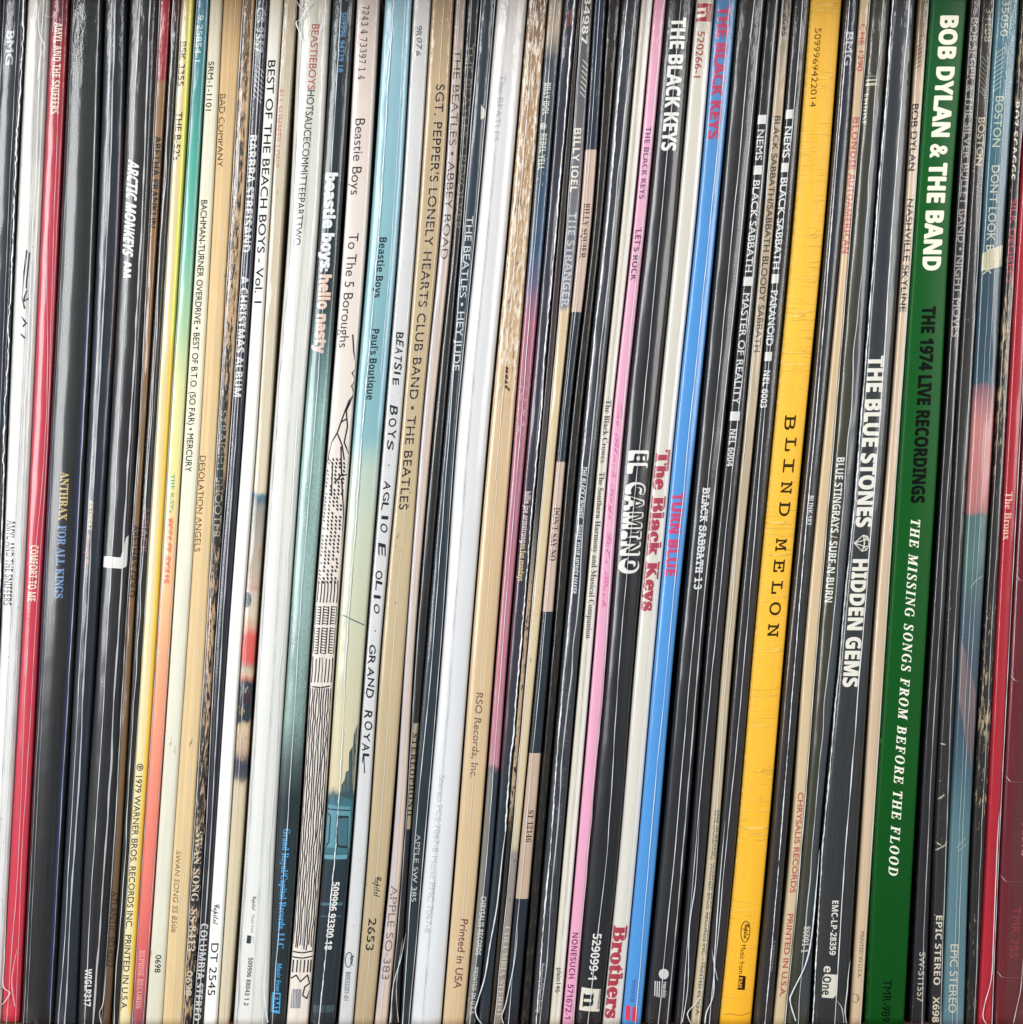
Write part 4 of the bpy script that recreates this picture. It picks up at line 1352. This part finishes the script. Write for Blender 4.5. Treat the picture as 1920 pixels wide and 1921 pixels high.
r = Rec('black record with white squares and capitals immediately left of the golden yellow one',
        [1491, 1458, 1422, 1384, 1350, 1318], [1520, 1487, 1451, 1414, 1380, 1349], [(0, (44, 41, 40)), (600, (40, 38, 38)), (2000, (44, 40, 42))],
        dy=0.3, crown=0.10, plastic=1.1)
squares(r, [(205, 222), (305, 322), (514, 531), (660, 677)], -0.05, 0.5)
for s, a, b in (('NEMS', 237, 295), ('BLACK SABBATH', 333, 504), ('PARANOID', 545, 648)):
    r.text(s, a, b, [0.3, 0.28], 12, (224, 224, 222), 'n', 0.018)
r.text('NEL 6003', 695, 765, [0.28, 0.26], 11.5, (226, 226, 224), 'bold', 0.0)
r.seam([0.55, 0.45, 0.36, 0.55, 0.38, 0.4], 'w', 1.6, 0.8)
r.fold([(1361, 1540), (1350, 1667), (1341, 1800), (1339, 1865), (1326, 1900), (1323, 1921)], 'w', 2.2)
r.fold([(1336, 1780), (1341, 1812), (1347, 1840)], 'f', 2)

r = Rec('wide golden yellow record with widely spaced black typewriter capitals and creased edges',
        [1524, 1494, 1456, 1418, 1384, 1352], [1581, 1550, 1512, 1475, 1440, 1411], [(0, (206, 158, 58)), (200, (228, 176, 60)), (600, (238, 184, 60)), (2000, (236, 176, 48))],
        dy=-0.3, crown=0.11, plastic=0, tex='crease', bump=0.7, grain=0.08, rough=0.35, edge=((250, 214, 130), 0.15))
r.text('5099969422014', 52, 200, [0.28, 0.28], 11, (90, 72, 30), 'n', 0.0, worn=0.2)
r.text('B', 779, 806, 0.47, 20, (70, 56, 22), 'mono', 0.012)
for ch, a, b in (('L', 821, 846), ('I', 861, 886), ('N', 903, 926), ('D', 942, 968), ('M', 1010, 1034), ('E', 1050, 1073), ('L', 1090, 1114), ('O', 1130, 1154), ('N', 1170, 1195)):
    r.text(ch, a, b, 0.56, 20, (70, 56, 22), 'mono', 0.012)
ov = [(1399 + 8.5 * math.cos(a / 20 * 6.2832) - math.sin(a / 20 * 6.2832) * 1.0, 1748 + 20 * math.sin(a / 20 * 6.2832)) for a in range(21)]
r.lines([ov], 1.4, (70, 58, 22), 'oval_logo')
r.text('Capitol', 1734, 1762, 0.55, 9, (60, 48, 20), 'script', 0.02)
r.text('Music from', 1773, 1827, [0.5, 0.5], 9, (70, 58, 24), 'n', 0.004)
r.poly([[(1387, 1830), (1400, 1832), (1398, 1858), (1384, 1857)]], (50, 42, 18), 'label_box')
r.text('EMI', 1834, 1854, 0.5, 8, (226, 166, 50), 'bold', 0.01, layer=2)
r.lines([[(1355, 1906), (1372, 1903), (1392, 1906), (1410, 1901)]], 1.5, (180, 126, 30), 'bottom_crease')

r = Rec('dark slate record with grey three letter mark at the top, right of golden yellow record',
        [1587, 1554, 1519, 1480, 1446, 1415], [1612, 1583, 1546, 1510, 1475, 1449], [(0, (40, 44, 58)), (400, (42, 46, 54)), (1000, (44, 44, 46)), (2000, (44, 42, 42))],
        dy=0.5, crown=0.12, plastic=0.9, cross=[(0.0, 0.3, (62, 50, 34), 0.8, -20, 1921)])
r.text('BMG', 60, 122, 0.5, 13, (176, 180, 186), 'n', 0.02)
r.text('BLINK-182', 930, 985, [0.6, 0.6], 9.5, (218, 218, 220), 'bold', -0.02)
r.text('538702770', 1765, 1823, [0.7, 0.66], 6.5, (150, 146, 140), 'n', 0.0)
r.seam([0.28, 0.28, 0.38, 0.5, 0.58, 0.6], 'r', 2.0, 0.8)

r = Rec('narrow cream record with blurred faded red print, between two dark records',
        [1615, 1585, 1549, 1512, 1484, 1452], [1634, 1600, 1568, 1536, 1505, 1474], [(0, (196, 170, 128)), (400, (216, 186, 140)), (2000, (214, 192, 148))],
        dy=0.6, crown=0.08, plastic=1.2)
r.text('CHE 1290', 45, 133, [0.45, 0.45], 11, (196, 96, 92), 'n', 0.02, worn=0.25)
r.text('BLONDIE', 220, 318, [0.5, 0.5], 12, (200, 100, 96), 'bold', 0.02, worn=0.15)
r.text('AUTOAMERICAN', 325, 475, [0.5, 0.5], 12, (200, 100, 96), 'bold', 0.02, worn=0.15)
r.text('CHRYSALIS RECORDS', 1487, 1675, [0.5, 0.5], 10, (196, 92, 88), 'n', 0.02, worn=0.2)
r.text('PRINTED IN U.S.A.', 1715, 1870, [0.5, 0.5], 10, (196, 92, 88), 'n', 0.02, worn=0.2)
r.seam([0.95, 0.96], 'w', 1.8, 0.8)

r = Rec('olive to slate record with small white surf-themed capitals and a cream striped label tab above',
        [1637, 1603, 1571, 1538, 1507, 1475], [1673, 1642, 1613, 1577, 1538, 1520], [(0, (62, 58, 48)), (400, (62, 62, 50)), (1100, (64, 62, 46)), (2000, (56, 58, 46))],
        dy=0.3, crown=0.14, plastic=1.3, cross=[(0.55, 1.0, (70, 78, 86), 0.8, 200, 1900)])
r.poly([[(1621, 155), (1646, 155), (1645, 160), (1620, 160)], [(1622, 148), (1646, 148), (1646, 151), (1622, 151)]], (190, 186, 160), 'label_stripe')
r.poly([[(1622, 141), (1647, 141), (1647, 144), (1622, 144)]], (120, 118, 100), 'label_stripe')
r.text('EPITONE', 174, 233, [0.1, 0.12], 9, (206, 202, 180), 'serif', -0.01)
r.text('BLUE STINGRAYS / SURF-N-BURN', 858, 1130, [0.3, 0.28], 13.5, (226, 226, 216), 'bold', -0.02)
r.text('86001-1', 1738, 1787, [0.6, 0.55], 12, (226, 224, 214), 'serif', 0.0)
r.seam([0.55, 0.5], 'f', 2.5, 2.0)
r.fold([(1538, 1594), (1532, 1667), (1523, 1760), (1511, 1812), (1488, 1860), (1483, 1879), (1494, 1917)], 'w', 3.0)

r = Rec('wide charcoal record with big rounded white capitals and a small diamond emblem',
        [1676, 1645, 1615, 1579, 1543, 1526], [1719, 1695, 1667, 1636, 1610, 1590], [(0, (56, 58, 60)), (400, (52, 55, 58)), (1200, (52, 54, 54)), (2000, (48, 48, 48))],
        dy=0.0, crown=0.10, plastic=1.1)
r.text('THE BLUE STONES', 668, 988, [0.40, 0.42], 28, (236, 232, 216), 'bold', 0.03)
r.text('HIDDEN GEMS', 1050, 1288, [0.42, 0.42], 27, (236, 232, 216), 'bold', 0.03)
gx, gy = 1617, 1019
dm = [(-13, 0), (2, -15), (10, -13), (14, -6), (14, 6), (10, 13), (2, 15)]
dp = [(gx + a * 0.98 - b * 0.08, gy + b) for a, b in dm]
g2 = [[dp[0], dp[1], dp[2], dp[3], dp[4], dp[5], dp[6], dp[0]], [dp[1], dp[3]], [dp[0], (gx + 5, gy - 6), (gx + 5, gy + 6), dp[0]], [dp[1], (gx + 5, gy - 6), dp[3], dp[4], (gx + 5, gy + 6), dp[6]], [dp[1], (gx + 6, gy), dp[6]], [dp[2], (gx + 5, gy - 6)], [dp[5], (gx + 5, gy + 6)]]
r.lines(g2, 1.6, (232, 228, 212), 'diamond_emblem')
r.text('EMC-LP-28359', 1690, 1792, [0.46, 0.46], 11.5, (232, 230, 220), 'bold', 0.0)
r.text('e', 1813, 1825, 0.36, 16, (226, 222, 204), 'bold', 0.0)
r.poly([[(1549, 1828), (1573, 1829), (1571, 1866), (1564, 1873), (1543, 1872), (1544, 1836)]], (226, 222, 204), 'label_box')
r.text('One', 1832, 1867, 0.34, 15, (36, 36, 34), 'bold', 0.0, layer=2)
r.seam([0.03, 0.02], 'r', 3.0, 1.2).seam([0.72, 0.60, 0.68, 0.68, 0.65, 0.62], 'w', 2.6, 0.8)
r.fold([(1596, 1800), (1592, 1833), (1590, 1860), (1586, 1896), (1589, 1921)], 'w', 1.8).fold([(1569, 1876), (1580, 1892), (1584, 1921)], 'f', 2)

r = Rec('slim pale peach record left of the emerald green one, its black title near the top',
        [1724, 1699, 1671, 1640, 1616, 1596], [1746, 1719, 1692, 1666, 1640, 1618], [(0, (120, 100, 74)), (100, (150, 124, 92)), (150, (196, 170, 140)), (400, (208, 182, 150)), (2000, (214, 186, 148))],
        dy=1.4, crown=0.07, plastic=1.1, facet=[0.2, 0.02, 0.0, 0.08, 0.0], streak=0.15)
r.lines([[(1720 - i * 0.7, 72 + i * 8.2), (1733 - i * 0.7, 64 + i * 8.2)] for i in range(8)], 1.4, (60, 48, 38), 'diagonal_stripes')
r.text('BOB DYLAN', 195, 320, [0.3, 0.35], 11.5, (58, 56, 56), 'n', 0.02)
r.text('NASHVILLE SKYLINE', 373, 585, [0.4, 0.4], 11, (66, 64, 62), 'n', 0.02, worn=0.05)
r.text('PRINTED IN U.S.A.', 1748, 1835, [0.5, 0.5], 6.5, (96, 84, 66), 'n', 0.0)
ov = [(1605 + 7 * math.cos(a / 16 * 6.2832), 1873 + 8 * math.sin(a / 16 * 6.2832)) for a in range(17)]
r.lines([ov], 1.0, (110, 98, 78), 'round_logo')
r.text('LP', 1868, 1878, 0.5, 5, (110, 98, 78), 'n', 0.0)
r.seam([0.8, 0.82], 'f', 2.2)

r = Rec('broad emerald green box spine with cream and black lettering, the widest near the right',
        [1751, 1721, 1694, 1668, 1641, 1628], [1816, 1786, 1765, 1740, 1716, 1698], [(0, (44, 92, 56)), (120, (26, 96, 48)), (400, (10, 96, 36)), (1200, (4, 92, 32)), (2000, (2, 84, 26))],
        dy=-0.2, crown=0.05, plastic=0, grain=0.04, streak=0.04, rough=0.4, edge=((70, 130, 80), 0.04))
r.text('BOB DYLAN & THE BAND', 30, 506, [0.52, 0.52], 32, (236, 232, 210), 'bold', 0.035)
r.text('THE 1974 LIVE RECORDINGS', 575, 943, [0.52, 0.52], 24, (10, 20, 12), 'bold', 0.035)
r.text('THE MISSING SONGS FROM BEFORE THE FLOOD', 975, 1643, [0.50, 0.50], 17, (232, 232, 212), 'serifit', 0.012, sp=1.25)
r.text('TMR-989', 1838, 1917, [0.48, 0.48], 15.5, (10, 24, 14), 'n', 0.012)

r = Rec('black record set back in shadow beside the green one, with long grey capitals and dot',
        [1822, 1795, 1772, 1747, 1724, 1708], [1842, 1818, 1793, 1772, 1750, 1738], [(0, (52, 46, 42)), (400, (44, 40, 42)), (2000, (34, 32, 35))],
        dy=2.2, crown=0.08, plastic=0.9)
r.text('BOB SEGER & THE SILVER BULLET BAND \u2022 NIGHT MOVES', 33, 632, [0.52, 0.5], 12.5, (170, 158, 150), 'n', 0.01, worn=0.08)
r.text('SW-511557', 1787, 1880, [0.6, 0.55], 11, (200, 190, 170), 'n', 0.01, worn=0.08)
r.seam([0.8, 0.75, 0.6, 0.55, 0.7], 'f', 1.8, 0.8)

r = Rec('black record with chipped flecked spine and short worn cream title, left of the teal record',
        [1844, 1820, 1796, 1775, 1755, 1746], [1869, 1844, 1822, 1800, 1780, 1768], [(0, (54, 48, 40)), (400, (44, 42, 38)), (2000, (36, 35, 34))],
        dy=1.2, crown=0.08, plastic=1.2, specks=((190, 176, 150), 0.0), wear=((176, 158, 126), 0.02, 1.3, 1.5))
r.text('34188', 15, 78, [0.55, 0.55], 11, (170, 156, 130), 'n', 0.01, worn=0.2)
r.lines([[(1842 - i * 0.8, 104 + i * 9), (1852 - i * 0.8, 116 + i * 9)] for i in range(8)], 1.1, (140, 134, 120), 'diagonal_stripes')
r.text('BOSTON', 220, 310, [0.5, 0.5], 12, (186, 176, 142), 'n', 0.015, worn=0.1)
r.text('EPIC STEREO', 1718, 1848, [0.5, 0.45], 12, (220, 210, 184), 'bold', -0.01, worn=0.08)
r.text('X698', 1870, 1918, [0.45, 0.45], 12, (214, 202, 176), 'bold', 0.01, worn=0.15)
r.lines([[(1753, 1578), (1766, 1586)], [(1757, 1595), (1774, 1586), (1777, 1580)], [(1760, 1500), (1772, 1492)], [(1764, 1395), (1774, 1397)]], 2.4, (200, 186, 156), 'chip_marks', worn=0.2)
r.seam([0.8, 0.82, 0.75, 0.6, 0.8, 0.85], 'f', 1.9, 0.9)

r = Rec('teal record with pale capitals, a cream patch and a rose pink patch below',
        [1872, 1847, 1825, 1803, 1783, 1770], [1914, 1889, 1866, 1842, 1821, 1811],
        [(0, (84, 126, 138)), (150, (72, 124, 138)), (400, (58, 100, 114)), (500, (56, 84, 96)), (700, (50, 84, 100)), (718, (62, 92, 106)), (724, (128, 96, 104)), (760, (176, 116, 116)), (800, (196, 124, 118)), (940, (188, 116, 112)),
         (962, (170, 112, 112)), (966, (84, 118, 116)), (1060, (90, 122, 118)), (1160, (74, 96, 108)), (1300, (70, 88, 104)), (1420, (66, 100, 114)), (1560, (92, 130, 136)), (2000, (96, 134, 144))],
        dy=0.1, crown=0.07, plastic=1.2, grain=0.08)
r.text('35050', 0, 68, [0.38, 0.38], 13, (196, 198, 172), 'n', 0.0)
r.lines([[(1866 - i * 0.9, 94 + i * 9 + 8), (1886 - i * 0.9, 94 + i * 9 - 5)] for i in range(9)], 1.2, (190, 194, 156), 'diagonal_stripes')
r.text('BOSTON', 180, 275, [0.38, 0.36], 14, (196, 200, 172), 'n', 0.006)
r.text("DON'T LOOK B", 310, 470, [0.4, 0.36], 14, (200, 202, 178), 'n', 0.006)
r.text('K', 503, 515, [0.3, 0.3], 14, (206, 206, 178), 'n', 0.006)
r.poly([[(1842, 478), (1852, 470), (1884, 458), (1884, 498), (1862, 504), (1842, 508)]], (206, 196, 158), 'cream_patch', worn=0.1)
r.poly([[(1804, 1200), (1812, 1222), (1826, 1270), (1832, 1300), (1828, 1420), (1824, 1446), (1812, 1390), (1800, 1310)]], (128, 110, 112), 'mauve_patch', worn=0.15)
r.lines([[(1796, 1590), (1812, 1572)], [(1800, 1596), (1818, 1580)], [(1822, 1102), (1832, 1088), (1846, 1080)]], 1.0, (196, 200, 190), 'scratch', worn=0.2)
r.text('EPIC STEREO', 1772, 1900, [0.4, 0.4], 14, (206, 202, 176), 'n', 0.01)
r.seam([0.6, 0.62, 0.6, 0.55, 0.6], 'f', 1.3, 0.5).seam([0.35, 0.4], 'f', 1.0, 0.6)

r = Rec('black record with badly cracked cream edges, short white and red titles near top',
        [1918, 1894, 1870, 1846, 1825, 1813], [1936, 1912, 1890, 1869, 1850, 1834], [(0, (40, 36, 34)), (400, (44, 38, 34)), (2000, (36, 34, 30))],
        dy=1.0, crown=0.07, plastic=0.8, wear=((176, 152, 112), 0.30, 0.6, 8))
r.text('BOZ SCAGGS', 190, 337, [0.1, 0.1], 11, (220, 212, 190), 'bold', -0.02)
r.text('SILK DEGREES', 373, 530, [0.45, 0.45], 11, (190, 60, 78), 'n', 0.01, worn=0.12)
r.seam([0.85, 0.7, 0.6, 0.7], 'f', 1.5, 1.2)

r = Rec('scarlet red record with small white gothic title near the right edge',
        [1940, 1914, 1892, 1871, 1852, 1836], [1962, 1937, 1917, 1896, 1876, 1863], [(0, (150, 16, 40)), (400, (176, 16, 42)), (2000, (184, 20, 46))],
        dy=0.0, crown=0.08, plastic=0.9, grain=0.03, streak=0.04)
r.text('The Bronx', 923, 1013, [0.36, 0.36], 12, (232, 190, 170), 'serif', -0.01)
r.seam([0.95, 0.95], 'w', 1.4, 0.6)
r.fold([(1876, 1521), (1872, 1583), (1865, 1750), (1861, 1833), (1848, 1885), (1845, 1908), (1851, 1921)], 'w', 1.8)

r = Rec('broad maroon record at the right edge with faint date and horizontal sleeve creases',
        [1966, 1940, 1920, 1899, 1879, 1866], [2040, 2014, 1994, 1973, 1953, 1940], [(0, (96, 34, 38)), (1200, (100, 38, 40)), (2000, (110, 46, 46))],
        dy=0.6, crown=0.05, plastic=1.0, cross=[(0.0, 0.24, (116, 10, 30), 0.9, -20, 1990)])
r.text('APRIL 20, 1973', 1442, 1606, [0.62, 0.6], 12, (196, 134, 122), 'serif', -0.01)
r.text('TMR-755', 1702, 1797, [0.45, 0.42], 15, (150, 50, 52), 'n', 0.012, worn=0.1)
for yy in (1088, 1276, 1465, 1652, 1832):
    x = r.ref(0.02, yy)
    r.fold([(x, yy - 10), (x + 5, yy - 4), (x + 14, yy + 2), (x + 60, yy + 3)], 'f', 1.8)
r.fold([(1920, 1800), (1916, 1854), (1908, 1892), (1902, 1921)], 'f', 2)

finish()
